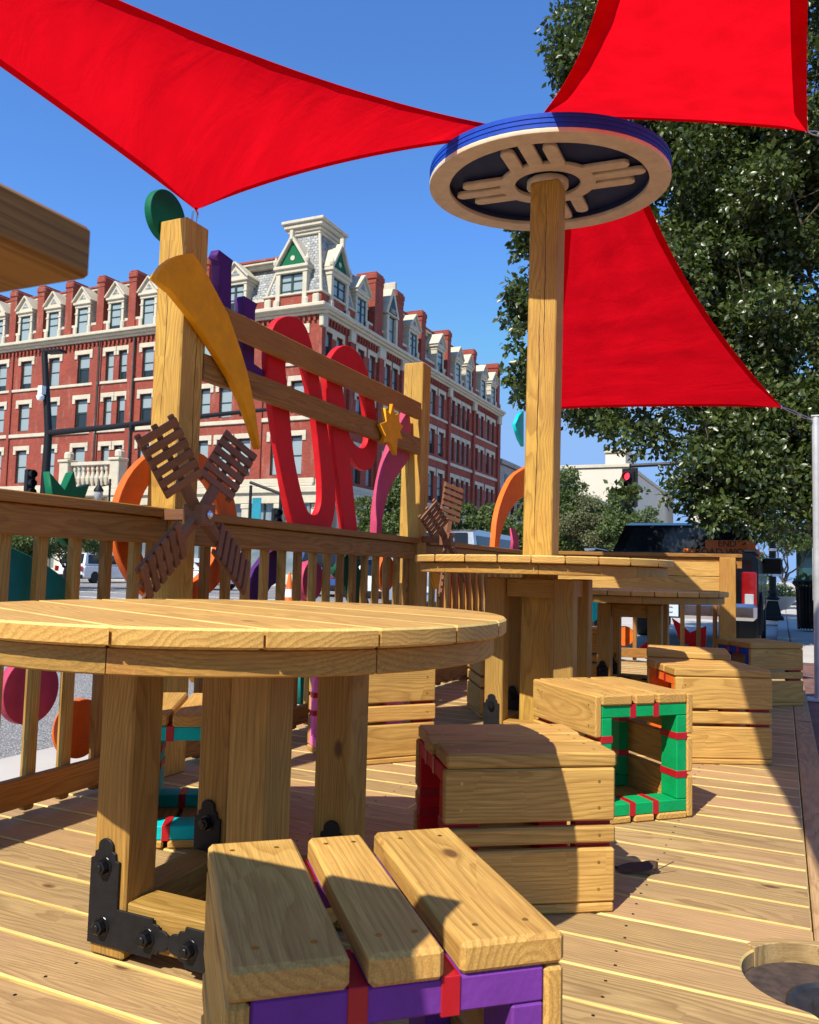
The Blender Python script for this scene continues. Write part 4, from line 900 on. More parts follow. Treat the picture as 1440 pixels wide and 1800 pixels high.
# corner tower
TX0, TX1, TY0, TY1 = -31.5, XBF+.12, YB-.12, 49.4
def frustum(mb, x0, x1, y0, y1, z0, X0, X1, Y0, Y1, z1, mi=0):
    mb.raw([(x0, y0, z0), (x1, y0, z0), (x1, y1, z0), (x0, y1, z0), (X0, Y0, z1), (X1, Y0, z1), (X1, Y1, z1), (X0, Y1, z1)], [[0, 1, 5, 4], [1, 2, 6, 5], [2, 3, 7, 6], [3, 0, 4, 7], [4, 5, 6, 7]], mi)
mb = MB(); frustum(mb, TX0+.1, TX1-.1, TY0+.1, TY1-.1, 18.98, -30.2, -28.0, 45.85, 48.3, 23.3); tw_ = put('tower_roof', mb, SLATE, bld)
mb = MB()
for (a, b) in (((TX0+.1, TY0+.1), (-30.2, 45.85)), ((TX1-.1, TY0+.1), (-28.0, 45.85)), ((TX1-.1, TY1-.1), (-28.0, 48.3))): mb.tube([(*a, 18.98), (*b, 23.35)], .1, 8)
for z0, z1, e in ((23.28, 23.5, .08), (23.5, 23.75, .18), (23.75, 24.05, .36), (24.05, 24.3, .5)): mb.box((-29.1, 47.07, (z0+z1)/2), (2.3+2*e, 2.55+2*e, z1-z0-.002), ch=.05)
put('tower_crown', mb, STONE, tw_)
mb = MB(); mb.box(((TX0+TX1)/2, (TY0+TY1)/2, 18.45), (TX1-TX0, TY1-TY0, .86), ch=.02); put('tower_base', mb, BRICK, tw_)
mb = MB(); mb.box(((TX0+TX1)/2, (TY0+TY1)/2, 18.93), (TX1-TX0+.24, TY1-TY0+.24, .14), ch=.03); mb.box(((TX0+TX1)/2+.1, (TY0+TY1)/2-.1, 17.9), (TX1-TX0+.9, TY1-TY0+.9, .3), ch=.08)
for x in (TX0+.35, TX1-.35): mb.box((x, TY0-.05, 18.4), (.5, .3, .7), ch=.12)
put('tower_trim', mb, STONE, tw_)
def tower_dormer(fr, u, n0):
    mb = MB(); z0, z1 = 18.03, 20.35
    for s in (-1, 1): fbox(mb, fr, u+s*.87, u+s*1.2, n0-1.2, n0+.2, z0, z1); fbox(mb, fr, u+s*.87, u+s*1.35, n0-.8, n0+.3, z0, z0+.6, .1)
    fbox(mb, fr, u-1.25, u+1.25, n0-1.2, n0+.25, z1, z1+.25); fbox(mb, fr, u-1.35, u+1.35, n0-1.3, n0+.38, z1+.25, z1+.5, .05)
    for s in (-1, 1):
        a = np.array(fr(u+s*1.25, n0-.5, z1+.5)); b = np.array(fr(u, n0-.5, z1+2.45)); nrm = np.array(fr(0, 1, 0))-np.array(fr(0, 0, 0)); mb.bar(a, b, 1.7, .2, up=np.cross(b-a, nrm), ch=.03)
    fbox(mb, fr, u-.13, u+.13, n0+.1, n0+.4, z1+2.2, z1+2.85, .04)
    for s in (-1, 1): mb.lathe([(.02, z1+.5), (.16, z1+.62), (.19, z1+.8), (.12, z1+.95), (.02, z1+1.2)], (*fr(u+s*1.22, n0+.22, 0)[:2], 0), 10)
    d = put('tower_dormer', mb, [STONE, SASH], tw_)
    mb2 = MB(); gable(mb2, fr, u, 1.05, z1+.5, z1+2.2, n0-1, n0+.1, 0); mb2.lathe([(.17, n0+.1), (.17, n0+.14)], fr(u, 0, z1+1.05) if fr is FL else fr(u, 0, z1+1.05), 16, mi=1, ax=1 if fr is FL else 0) if fr is FR else None
    put('tower_gable', mb2, [DGREEN, STONE], bld)
    window(fr, u-.86, u+.86, z0, z1, lint=False, n=n0+.02, double=True, par=bld, transom=True)
    c = fr(u, n0+.115, z1+1.05); mb3 = MB(); mb3.lathe([(.17, -.01), (.17, .02)], c, 18, ax=1 if fr is FL else 0); put('medallion', mb3, STONE, bld)
tower_dormer(FL, -29.35, .05); tower_dormer(FR, 47.0, .05)
# ground storey: shopfront with pale piers and dark glass
for fr, us in ((FL, np.arange(-74, XBF-.5, 2.6)), (FR, np.arange(YB+.4, 82, 2.65))):
    mb = MB(); g = MB(); sf = MB(); u0, u1 = (-74, XBF) if fr is FL else (YB, 82.4)
    fbox(mb, fr, u0, u1+(.5 if fr is FL else 0), -.3, .38, 5.75, 6.17, .05); fbox(mb, fr, u0, u1+(.3 if fr is FL else 0), -.3, .2, 5.1, 5.74, .02); fbox(mb, fr, u0, u1, -.3, .12, -.05, .5)
    for u in us: fbox(mb, fr, u-.28, u+.28, -.3, .14, .5, 5.1, .03); fbox(mb, fr, u-.34, u+.34, -.2, .2, 4.75, 5.08, .04)
    put('shopfront_stone', mb, STONE, bld)
    for u in us:
        fbox(sf, fr, u+.28, u+2.35, -.26, -.2, 3.6, 3.72, .01); fbox(sf, fr, u+1.25, u+1.35, -.26, -.19, .5, 5.1, .01)
    put('shopfront_frames', sf, SASH, bld); fbox(g, fr, u0, u1, -.5, -.3, .5, 5.1, .01); put('shopfront_glass', g, SHOPG, bld)
# balustraded porch on the left front
mb = MB(); po = FL
for u in (-47.0, -42.2): fbox(mb, FL, u-.42, u+.42, 1.2, 2.0, 6.1, 8.1, .05); fbox(mb, FL, u-.5, u+.5, 1.1, 2.1, 8.1, 8.3, .04); fbox(mb, FL, u-.3, u+.3, 1.2, 1.8, 8.3, 8.9, .15); fbox(mb, FL, u-.45, u+.45, 0, 2.0, .0, 5.6, .05)
fbox(mb, FL, -47.5, -41.7, 0, 2.1, 5.6, 6.1, .05); fbox(mb, FL, -46.6, -42.6, 1.35, 1.75, 6.1, 6.35); fbox(mb, FL, -46.6, -42.6, 1.3, 1.8, 7.85, 8.1)
for i in range(9): mb.lathe([(.08, 6.35), (.17, 6.7), (.2, 6.95), (.09, 7.4), (.14, 7.6), (.09, 7.85)], (*FL(-46.3+.43*i+.03, 1.55, 0)[:2], 0), 8)
for i in range(5): fbox(mb, FL, -47.0+i*1.2-.2, -47.0+i*1.2+.2, .9, 1.3, .0, 5.6, .05)
put('porch', mb, STONE, bld)

# ================================================================== FAR BUILDINGS
def plain_block(name, label, x0, x1, y0, y1, h, mat, wins=None, cat='building'):
    t = thing(name, label, cat, ((x0+x1)/2, (y0+y1)/2, 0)); mb = MB(); mb.box(((x0+x1)/2, (y0+y1)/2, h/2-.2), (x1-x0, y1-y0, h), ch=.03); put('wall', mb, mat, t)
    mb = MB(); mb.box(((x0+x1)/2, (y0+y1)/2, h-.1+.25), (x1-x0+.5, y1-y0+.5, .5), ch=.05); put('parapet', mb, STONE2 if mat is not BEIGE else STONE, t)
    if wins:
        for face, us, zs, ww, wh in wins:
            for u in us:
                for z in zs:
                    mb = MB(); c, s = ((u, y0-.0, z), (ww, .12, wh)) if face == 'y' else ((x1, u, z), (.12, ww, wh)); mb.box(c, s, ch=.02); put('window', mb, GLASSD, t)
    return t
plain_block('stone_building', 'grey stone block standing beyond the end of the red brick building', -42, -27.6, 84, 112, 12.9, STONE2, [('x', np.arange(86, 111, 2.4), (10.9, 8.0, 4.6), 1.1, 1.9)])
plain_block('beige_building', 'broad beige block with a blank wall and tall fins, right of the far trees', -30.5, -20.6, 122.6, 178, 17.2, BEIGE, [('x', np.arange(150, 176, 2.5), (9.5, 5.0), .9, 3.6)])
t = plain_block('penthouse', 'small raised block on the roof of the beige building', -24.2, -21.2, 124, 132, 19.6, BEIGE)
plain_block('low_brick_building', 'low dark brick building in front of the beige block', -24.5, -19.8, 96, 116, 9.6, BRICK, [('x', np.arange(98, 115, 3), (7.2, 4.0), 1.2, 1.8)])
plain_block('cream_tower', 'cream tower block with rows of small windows seen over the truck', -16.2, -5.8, 168, 186, 21, BEIGE, [('y', np.arange(-15.3, -6, 1.5), (19.2, 16.6, 14, 11.4, 8.8), .9, 1.1)])
t = thing('kiosk', 'dark glazed kiosk with a hipped roof at far right', 'kiosk', (3, 34, 0)); mb = MB(); mb.box((3.2, 34.5, 1.25), (5.4, 4, 2.3), ch=.03); put('glass_wall', mb, flat('green_glass', (.02, .06, .055), .08, .5, 1.5, coat=1.0), t)
mb = MB(); frustum(mb, -.1, 6.6, 31.7, 37.5, 2.45, 2.4, 4.2, 34, 35.4, 3.5); mb.box((3.25, 34.6, 2.4), (6.8, 5.9, .16)); put('roof', mb, flat('dark_roof', (.05, .055, .055), .6), t)
mb = MB()
for x in np.arange(.5, 6, 1.1): mb.box((x, 32.46, 1.25), (.07, .06, 2.3))
put('mullions', mb, BLACK, t)

# ================================================================== TREES
def leaves(centers, radii, n, size, droop=.35, seed=1, shell=.35):
    r = np.random.default_rng(seed); centers = np.array(centers, float); radii = np.array(radii, float); m = len(centers)
    vol = radii.prod(1)**(2/3) if radii.ndim > 1 else radii**2; ci = r.choice(m, n, p=vol/vol.sum())
    d = r.normal(size=(n, 3)); d /= np.linalg.norm(d, axis=1)[:, None]; rad = r.uniform(shell, 1, n)**.6
    P = centers[ci]+d*rad[:, None]*radii[ci]*(1 if radii.ndim > 1 else 1)
    ax = d*.6+r.normal(size=(n, 3))*.7; ax[:, 2] -= droop; ax /= np.linalg.norm(ax, axis=1)[:, None]
    s_ = r.normal(size=(n, 3)); s_ -= ax*(s_*ax).sum(1)[:, None]; s_ /= np.linalg.norm(s_, axis=1)[:, None]; nn = np.cross(ax, s_)
    L = size*r.uniform(.7, 1.3, n)[:, None]; Wd = L*.30
    a = P; b = P+ax*L*.5+s_*Wd+nn*L*.08; c = P+ax*L-nn*L*.10; e = P+ax*L*.5-s_*Wd+nn*L*.08; mid = P+ax*L*.5-nn*L*.02
    V = np.stack([a, b, c, e, mid], 1).reshape(-1, 3); base = np.arange(n)*5
    tris = np.stack([base, base+1, base+4, base+1, base+2, base+4, base+2, base+3, base+4, base+3, base, base+4], 1).reshape(-1)
    tone = np.repeat(np.clip(r.normal(.45, .25, n), 0, 1), 12)
    return V, tris, tone
def leafmesh(name, V, tris, tone, mat):
    me = bpy.data.meshes.new(name); nt_ = len(tris)//3; me.vertices.add(len(V)); me.vertices.foreach_set('co', V.astype(np.float32).ravel()); me.loops.add(len(tris)); me.loops.foreach_set('vertex_index', tris.astype(np.int32))
    me.polygons.add(nt_); me.polygons.foreach_set('loop_start', np.arange(0, len(tris), 3, dtype=np.int32)); me.polygons.foreach_set('loop_total', np.full(nt_, 3, np.int32)); me.materials.append(mat)
    a = me.attributes.new('tone', 'FLOAT', 'CORNER'); a.data.foreach_set('value', tone.astype(np.float32)); me.update(calc_edges=True); return me
def limb(mb, a, b, r0, r1, wob=.06, n=6, seed=0):
    rr = np.random.default_rng(seed); a = np.array(a, float); b = np.array(b, float); L = np.linalg.norm(b-a); pts = [a+(b-a)*k/n+(rr.normal(size=3)*wob*L*(0 < k < n)) for k in range(n+1)]; mb.tube(pts, list(np.linspace(r0, r1, n+1)), 8); return pts
def tree(name, label, x, y, h0, crown, nl, size, mat, tr=.12, seed=1, group=None, limbs=7, clump=.35, nclump=60, z0=-.03, shell=.35, twigs=True, extra=()):
    """crown: list of (cx,cy,cz,rx,ry,rz) ellipsoids filled with clumps of leaves"""
    rr = np.random.default_rng(seed); t = thing(name, label, 'tree', (x, y, z0), 0, group); mb = MB(); cen = []; rad = []
    E = np.array(crown, float); wv = E[:, 3]*E[:, 4]*E[:, 5]; wq = wv**.62; pk = np.concatenate([np.repeat(np.arange(len(E)), 3 if len(E) > 5 else 0).astype(int), rr.choice(len(E), nclump, p=wq/wq.sum())])
    for i in range(len(pk)):
        e = E[pk[i]]; d = rr.normal(size=3); d /= np.linalg.norm(d); q = rr.uniform(.35, 1)**.45; cen.append(e[:3]+d*q*e[3:6]*.92); rad.append(min(clump, max(.14, e[3]*.6))*rr.uniform(.6, 1.25)*np.array([1, 1, .75]))
    for ex in extra: cen.append(np.array(ex[:3])); rad.append(np.array([ex[3]]*3))
    top = E[np.argmax(wv)][:3]
    pts = limb(mb, (x, y, z0), (x+.05, y, h0), tr, tr*.8, .015, 5, seed); fork = pts[-1]
    for i in range(limbs):
        c = cen[int(rr.integers(len(cen)))]; e = fork+(c-fork)*.95; p2 = limb(mb, fork+rr.normal(size=3)*.02, e, tr*.34, .008, .035, 7, seed+i)
        if twigs:
            for j in range(3): c2 = cen[int(rr.integers(len(cen)))]; s = p2[3+j % 3]; dv = c2-s; limb(mb, s, s+dv*min(1, 1.6/np.linalg.norm(dv)), tr*.09, .004, .05, 4, seed+i*7+j)
    put('trunk', mb, BARK, t, smooth=True)
    V, tris, tone = leaves(cen, rad, nl, size, seed=seed, shell=shell); put('crown', leafmesh('crown', V, tris, tone, mat), None, t); return t
# the big pear tree over the pavement: outline follows boughs measured in the photo
bt = []
def bough(px, py, d, r, s=1.0):
    v = ray(px, py); p = EYE+v*d; bt.append((p.x, p.y, p.z, r, r, r*.85*s))
for px, py, d, r in ((1004, 95, 11, .28), (1000, 130, 11, .3), (1015, 80, 11, .4), (992, 118, 11, .2), (918, 455, 10.6, .2), (905, 500, 10.6, .12), (912, 560, 10.6, .25), (910, 660, 10.6, .2), (1085, 868, 10.2, .2), (1115, 872, 10.2, .16), (1010, 110, 11, .36), (1040, 60, 11.5, .5), (1080, -60, 12, 1.0), (960, 420, 10.6, .45), (948, 520, 10.6, .36), (922, 430, 10.8, .16), (914, 520, 10.6, .16), (925, 600, 10.5, .26), (916, 640, 10.6, .15), (925, 690, 10.6, .24), (960, 320, 11, .25), (990, 230, 11.4, .3),
    (1010, 560, 11.2, .75), (1020, 690, 11, .6), (1050, 745, 10.6, .3), (1100, 480, 12, 1.3), (1120, 300, 12.5, 1.5), (1180, 150, 13, 1.7), (1120, 770, 10.4, .28), (1185, 700, 11.5, .9), (1230, 560, 12.5, 1.9), (1290, 360, 13, 2.1), (1330, 120, 13, 2.2), (1390, 560, 12.5, 2.0),
    (1215, 820, 10.6, .42), (1265, 850, 10.8, .5), (1340, 790, 11, .95), (1400, 780, 11.5, 1.3), (1320, 880, 10.6, .5), (1380, 880, 11, .6), (1430, 860, 11, .75), (1480, 700, 12, 1.8), (1500, 400, 12.5, 2.2), (1420, 300, 12, 1.9), (1520, 150, 12, 2.2), (1250, 905, 10.5, .2), (1130, 620, 11.6, .95)): bough(px, py, d, r)
tree('pear_tree', 'big dark leafy tree filling the right side above the pickup truck', .95, 13.3, 2.9, bt, 210000, .09, LEAF, .14, 11, limbs=16, clump=.36, nclump=900, shell=.1)
def t2(px, py, base_z, d, w_, h, label, nl, size, mat=LEAF2, seed=1, group='street trees in the distance', tr=.1, cl=.4, nc=46, shell=.3, hb=.35, z0=-.1):
    v = ray(px, py); k = d/(v @ F); p = EYE+v*k; z = p.z; 
    return tree('street_tree', label, p.x, p.y, z0+(z-z0)*hb, [(p.x, p.y, z, w_, w_, h), (p.x+w_*.2, p.y, z-h*.2, w_*.9, w_*.9, h*.7)], nl, size, mat, tr, seed, group, 6, cl, nc, z0, shell)
t2(690, 915, 0, 24, 1.1, 1.25, 'small bushy tree behind the slender pink shape', 16000, .11, seed=21, cl=.3, nc=60)
t2(828, 925, 0, 34, 1.5, 1.0, 'light green low tree behind the silver car roof', 12000, .13, seed=22, cl=.35)
t2(888, 945, 0, 40, 1.3, 1.2, 'small light green tree just left of the disc post', 9000, .14, seed=23)
t2(985, 905, 0, 42, 2.2, 3.2, 'tall grey-green tree just right of the disc post', 22000, .16, seed=24, cl=.55, nc=70, mat=LEAF2)
t2(1045, 925, 0, 40, 1.8, 1.9, 'sparse twiggy olive tree in the far tree group', 9000, .12, seed=25, cl=.5, mat=LEAF3, shell=.0)
t2(1100, 925, 0, 38, 1.5, 1.6, 'round green tree left of the pickup cab', 14000, .14, seed=26, cl=.45)
t2(1375, 935, 0, 26, 1.4, .55, 'thin leafy branches of the small tree over the kiosk', 5000, .1, seed=27, cl=.3, nc=30, shell=0)
t2(36, 955, 0, 31, 1.3, .75, 'small dark tree seen between the far left balusters', 9000, .11, LEAF2, 28, cl=.35)
t2(118, 940, 0, 34, 1.6, .9, 'dark bushy tree behind the green leafy crown shape', 9000, .12, LEAF2, 29, cl=.4)
t2(1318, 1000, 0, 60, 1.6, 1.3, 'small far tree between the truck and the sign post', 3000, .2, LEAF2, 30, cl=.5)

# ================================================================== VEHICLES
def wheel(par, c, r, w_, lab=None):
    mb = MB(); mb.lathe([(r*.62, -w_/2), (r*.93, -w_/2), (r, -w_*.36), (r, w_*.36), (r*.93, w_/2), (r*.62, w_/2)], c, 28, ax=0); wl = put('wheel', mb, TYRE, par, smooth=True)
    mb = MB(); mb.lathe([(.02, -w_*.42), (r*.6, -w_*.5), (r*.6, w_*.5), (.02, w_*.42)], c, 20, ax=0); put('rim', mb, CHROME, wl, smooth=True); return wl
def car(name, label, x, y, rz, mat, L=4.6, W=1.85, H=1.5, kind='suv', cat='car', group='cars on the street', z=ZR):
    """length along local y, nose +y; body is a profile swept across, cabin tapers"""
    t = thing(name, label, cat, (x, y, z), rz, group, world_parts=False); P = lambda n, mb, m, par=t, sm=False: put(n, mb, m, par, local=True, smooth=sm)
    hb = H*.60; prof = [(-L/2, .32), (-L/2-.02, hb*.75), (-L/2+.12, hb), (L*.17, hb*.99), (L*.42, hb*.84), (L/2, hb*.66), (L/2, .3), (L*.40, .22), (-L*.42, .22)]
    M = np.array([[0, 0, 1], [1, 0, 0], [0, 1, 0]]); mb = MB(); mb.prism(prof, -W/2, W/2, 0, .09, M=M); P('body', mb, mat, sm=True)
    ca = {'suv': [(-L/2+.12, hb), (-L/2+.38, H-.06), (-L/2+.75, H), (L*.08, H-.02), (L*.26, hb)], 'sedan': [(-L*.40, hb), (-L*.24, H-.03), (-L*.1, H), (L*.06, H-.03), (L*.24, hb)], 'van': [(-L/2+.05, hb), (-L/2+.12, H-.05), (-L/2+.3, H), (L*.26, H-.05), (L*.42, hb)]}[kind]
    mb = MB(); k = .80; V = []; n = len(ca)
    for s in (-1, 1):
        for (a, b) in ca: q = 1-(1-k)*(b-hb)/(H-hb); V.append((s*W/2*.97*q, a, b-.004))
    mb.raw(V, [[i, (i+1) % n, n+(i+1) % n, n+i] for i in range(n)]+[list(range(n))[::-1], list(range(n, 2*n))]); P('cabin', mb, mat)
    for s in (-1, 1):
        g = MB(); y0, y1 = ca[0][0]+.25, ca[-1][0]-.28; q0 = .985; z0, z1 = hb+.05, H-.13; f = lambda zz: W/2*.97*(1-(1-k)*(zz-hb)/(H-hb))+.006
        tl, tr_ = ca[1][0]+.14, ca[-2][0]-.02
        g.raw([(s*f(z0), y0, z0), (s*f(z0), y1, z0), (s*f(z1), tr_, z1), (s*f(z1), tl, z1)], [[0, 1, 2, 3]]); P('side_window', g, GLASSD)
    g = MB(); a, b = ca[0], ca[1]; dz = b[1]-a[1]; ww = W*.40; off = -.012; g.raw([(-ww, a[0]+off+.03*(b[0]-a[0])/dz, hb+.05), (ww, a[0]+off+.03, hb+.05), (ww*.86, b[0]+off-.02, b[1]-.02), (-ww*.86, b[0]+off-.02, b[1]-.02)], [[0, 1, 2, 3]]); P('rear_window', g, GLASSD)
    g = MB(); a, b = ca[-1], ca[-2]; g.raw([(-ww, a[0]-.0, hb+.03), (ww, a[0], hb+.03), (ww*.86, b[0]+.06, b[1]-.06), (-ww*.86, b[0]+.06, b[1]-.06)], [[0, 1, 2, 3]]); P('windscreen', g, GLASSD)
    for s in (-1, 1):
        mb = MB(); mb.box((s*(W/2-.16), -L/2-.02, hb*.78), (.24, .05, .26), ch=.02); P('tail_light', mb, TAIL); mb = MB(); mb.box((s*(W/2-.22), L/2-.05, hb*.66), (.32, .1, .14), ch=.02); P('headlight', mb, LENSW)
        for yy in (-L*.31, L*.32): put_w = wheel(t, (s*(W/2-.1), yy, .33), .33, .22)
    mb = MB(); mb.box((0, -L/2-.045, hb*.6), (.32, .02, .12)); P('number_plate', mb, PLATE); mb = MB(); mb.box((0, -L/2-.01, .36), (W*.94, .14, .2), ch=.04); P('bumper', mb, BLACK)
    return t
car('parked_car', 'silver car whose roof shows over the railing behind the second windmill', -6.38, 17.4, .0, CARSIL, 4.9, 2.0, 1.92, 'suv')
car('parked_car', 'dark sedan in the street behind the teal board at far left', -37.2, 30.5, R_(-90), CARGRY, 4.8, 1.85, 1.5, 'sedan')
car('parked_car', 'white car beside the flower planter at far left', -34.6, 34.5, R_(5), CARWHT, 4.7, 1.9, 1.65, 'suv')
car('parked_car', 'white car glimpsed right of the nearest tall post', -24.6, 30.2, R_(-90), CARWHT, 4.5, 1.8, 1.45, 'sedan')
car('parked_car', 'blue car seen through the balusters below the letter P', -16.4, 29.5, R_(4), CARBLU, 4.8, 1.9, 1.8, 'suv')
car('parked_car', 'white car seen through the balusters left of the second post', -10.9, 23.4, R_(3), CARWHT, 4.6, 1.85, 1.42, 'sedan')
car('parked_car', 'grey car far down the street at right by the planter', 3.4, 44, R_(-90), CARGRY, 4.6, 1.85, 1.5, 'suv')

# black pickup behind the end railing
tk = thing('pickup_truck', 'black pickup truck parked behind the end railing, seen from the rear', 'pickup truck', (-1.32, 10.7, ZR))
XC, HWD, YT = -1.32, 1.06, 10.7
mb = MB(); 
def tb(name, c, s, mat, ch=.03, par=None, sm=False, R=I3):
    mb = MB(); mb.box(c, s, R, ch=ch); return put(name, mb, mat, par or tk, smooth=sm)
M = np.array([[0, 0, 1], [1, 0, 0], [0, 1, 0]])
mb = MB(); mb.prism([(YT, .52), (YT, 1.06), (YT+.03, 1.19), (YT+1.8, 1.20), (YT+1.8, .48)], XC-HWD, XC+HWD, 0, .07, M=M); put('bed', mb, CARBLK, tk, smooth=True)
mb = MB(); mb.prism([(YT+1.82, .45), (YT+1.82, 1.20), (YT+4.3, 1.16), (YT+5.6, 1.05), (YT+5.85, .85), (YT+5.85, .35), (YT+1.9, .35)], XC-HWD, XC+HWD, 0, .07, M=M); put('body', mb, CARBLK, tk, smooth=True)
zc0, zc1 = 1.17, 1.70; y0, y1 = YT+1.84, YT+4.4
V = []; prof = [(y0, zc0, .985), (y0+.16, zc1-.05, .80), (y0+.42, zc1, .775), (y1-.9, zc1-.01, .77), (y1, zc0-.02, .95)]
for s in (-1, 1):
    for a, b, q in prof: V.append((XC+s*HWD*q, a, b))
n = len(prof); mb = MB(); mb.raw(V, [[i, (i+1) % n, n+(i+1) % n, n+i] for i in range(n)]+[list(range(n))[::-1], list(range(n, 2*n))]); put('cab', mb, CARBLK, tk)
g = MB(); yo = -.012; g.raw([(XC-.86, y0+yo+.02, zc0+.06), (XC+.86, y0+yo+.02, zc0+.06), (XC+.72, y0+yo+.15, zc1-.09), (XC-.72, y0+yo+.15, zc1-.09)], [[0, 1, 2, 3]]); put('rear_window', g, GLASSD, tk)
for s in (-1, 1):
    g = MB(); g.raw([(XC+s*1.035, y0+.25, zc0+.05), (XC+s*1.02, y1-.3, zc0+.05), (XC+s*.855, y1-.95, zc1-.1), (XC+s*.87, y0+.4, zc1-.1)], [[0, 1, 2, 3]]); put('side_window', g, GLASSD, tk)
tb('tailgate', (XC, YT-.012, .88), (1.62, .05, .52), CARBLK, .03); tb('tailgate_handle', (XC, YT-.045, 1.02), (.3, .03, .07), BLACK, .01)
text('tailgate_badge', '4x4', Matrix.Translation((XC+.60, YT-.04, .70)) @ MY, .07, CHROME, tk, .002)
tb('bed_rail', (XC-HWD+.09, YT+.9, 1.215), (.14, 1.75, .035), CHROME, .01); tb('bed_rail', (XC+HWD-.09, YT+.9, 1.215), (.14, 1.75, .035), BLACK, .01)
tb('bumper', (XC-.62, YT-.13, .48), (.86, .22, .20), CHROME, .04); tb('bumper', (XC+.62, YT-.13, .48), (.86, .22, .20), CHROME, .04); tb('bumper_step', (XC, YT-.10, .47), (.40, .16, .18), BLACK, .02)
p_ = tb('number_plate', (XC, YT-.19, .48), (.33, .012, .165), PLATE, .004); text('plate_text', '0 0C', Matrix.Translation((XC, YT-.198, .475)) @ MY, .105, INKM, p_, .001)
tb('hitch', (XC, YT-.1, .33), (.1, .3, .1), BLACK, .01)
for s in (-1, 1):
    l_ = tb('tail_light', (XC+s*(HWD-.10), YT-.005, .73), (.17, .07, .46), TAIL, .03, sm=True); tb('reversing_lens', (XC+s*(HWD-.10), YT-.035, .63), (.10, .03, .13), LENSW, .01, l_)
    mb = MB(); mb.prism([(y1-.75, 1.08), (y1-.75, 1.30), (y1-.60, 1.32), (y1-.60, 1.06)], 0, .30, 0, .03, M=M, T=(XC+s*(HWD+.12)-.15, 0, -.09)); mr = put('wing_mirror', mb, BLACK, tk); tb('mirror_arm', (XC+s*(HWD+.04), y1-.66, 1.15), (.16, .06, .06), BLACK, .01, mr)
    for yy in (YT+.95, YT+4.6): wheel(tk, (XC+s*(HWD-.14), yy, .40-.17+.0), .40, .28)
for s in (-1, 1): mb = MB(); mb.prism([(YT+.95+.49*math.cos(a), .23+.49*math.sin(a)) for a in np.linspace(-.1, math.pi+.1, 14)]+[(YT+.95+.44*math.cos(a), .23+.44*math.sin(a)) for a in np.linspace(math.pi+.1, -.1, 14)], -.02, .02, 0, .004, M=M, T=(XC+s*(HWD+.008), 0, 0)); put('wheel_arch', mb, BLACK, tk)
sg = thing('road_work_sign', 'orange END ROAD WORK sign standing in the back of the black pickup', 'sign', (XC, YT+1.5, 1.2))
mb = MB(); mb.box((-.66, YT+1.62, 1.315), (.66, .01, .20), ch=.002); mb.box((-.78, YT+1.60, 1.22), (1.0, .01, .14), ch=.002); put('panel', mb, ORSIGN, sg)
text('lettering', 'END', Matrix.Translation((-.70, YT+1.606, 1.36)) @ MY, .12, INKM, sg, .001); text('lettering', 'ROAD WORK', Matrix.Translation((-.72, YT+1.588, 1.245)) @ MY, .13, INKM, sg, .001)

# ================================================================== STREET FURNITURE
def signal_head(par, c, rz, lit=None, name='signal_head', backplate=True):
    R = rotz(rz); mb = MB(); c = np.array(c, float); mb.box(c, (.34, .22, 1.02), R, .03); fwd = R @ np.array([0, -1., 0])
    if backplate: mb.box(c-fwd*.02, (.52, .03, 1.22), R, .02)
    for k in (-1, 0, 1):
        o = c+np.array([0, 0, .33*k])+fwd*.11; ring = [o+fwd*t_+0 for t_ in (0, .2)]; mb.tube([ring[0], ring[1]], .135, 14, cap=False)
    hd = put(name, mb, BLACK, par)
    for k, m_ in ((1, REDLAMP if lit == 'red' else GLASSD), (0, GLASSD), (-1, GLASSD)):
        l_ = MB(); o = c+np.array([0, 0, .33*k])+fwd*.115; l_.tube([o, o+fwd*.012], .12, 16); put('lens', l_, m_, hd)
    return hd
sp = thing('signal_pole', 'tall dark signal pole with lamp and long mast arm at far left', 'traffic signal', (-24.7, 21.7, ZR))
b0 = np.array([-24.7, 21.7, ZR]); tp = onY(78, 616, 21.7); az0 = onY(75, 762, 21.7)
mb = MB(); mb.tube([b0, (-24.6, 21.7, az0.z), tuple(tp)], [.17, .14, .11], 16); mb.lathe([(.3, ZR), (.3, ZR+.1), (.2, ZR+.3)], (-24.7, 21.7, 0), 16); put('pole', mb, BLACK, sp, smooth=True)
e1 = onY(340, 733, 21.3); e2 = onY(478, 719, 20.9); mb = MB(); mb.tube([(-24.6, 21.7, az0.z), tuple(onY(200, 750, 21.5)), tuple(e1), tuple(e2)], [.12, .10, .08, .06], 12); put('mast_arm', mb, BLACK, sp, smooth=True)
lh = onY(97, 618, 21.4); mb = MB(); mb.box((lh.x, 21.4, lh.z), (.75, .42, .10), rotz(.1), .04); mb.tube([tuple(tp-Vector((0, 0, .1))), tuple(lh)], .04, 8); put('lamp_head', mb, BLACK, sp)
cm = onY(71, 697, 21.45); mb = MB(); mb.lathe([(.10, -.14), (.14, -.05), (.14, .02), (.05, .12)], tuple(cm), 12); mb.box((cm.x-.0, 21.5, cm.z+.25), (.2, .2, .3)); put('camera_dome', mb, WHITE, sp, smooth=True)
hc = onY(56, 850, 21.6); signal_head(sp, (hc.x, 21.5, hc.z), R_(75), backplate=False)
for px_, py_ in ((232, 752), (500, 726)):
    q = onY(px_, py_, 21.2); mb = MB(); mb.box((q.x, 21.2, q.z), (.12, .2, .2), ch=.02); put('arm_bracket', mb, BLACK, sp)
s2 = thing('signal_pole', 'thin dark signal with a banner in front of the shopfront windows', 'traffic signal', (-13.2, 26.5, ZR))
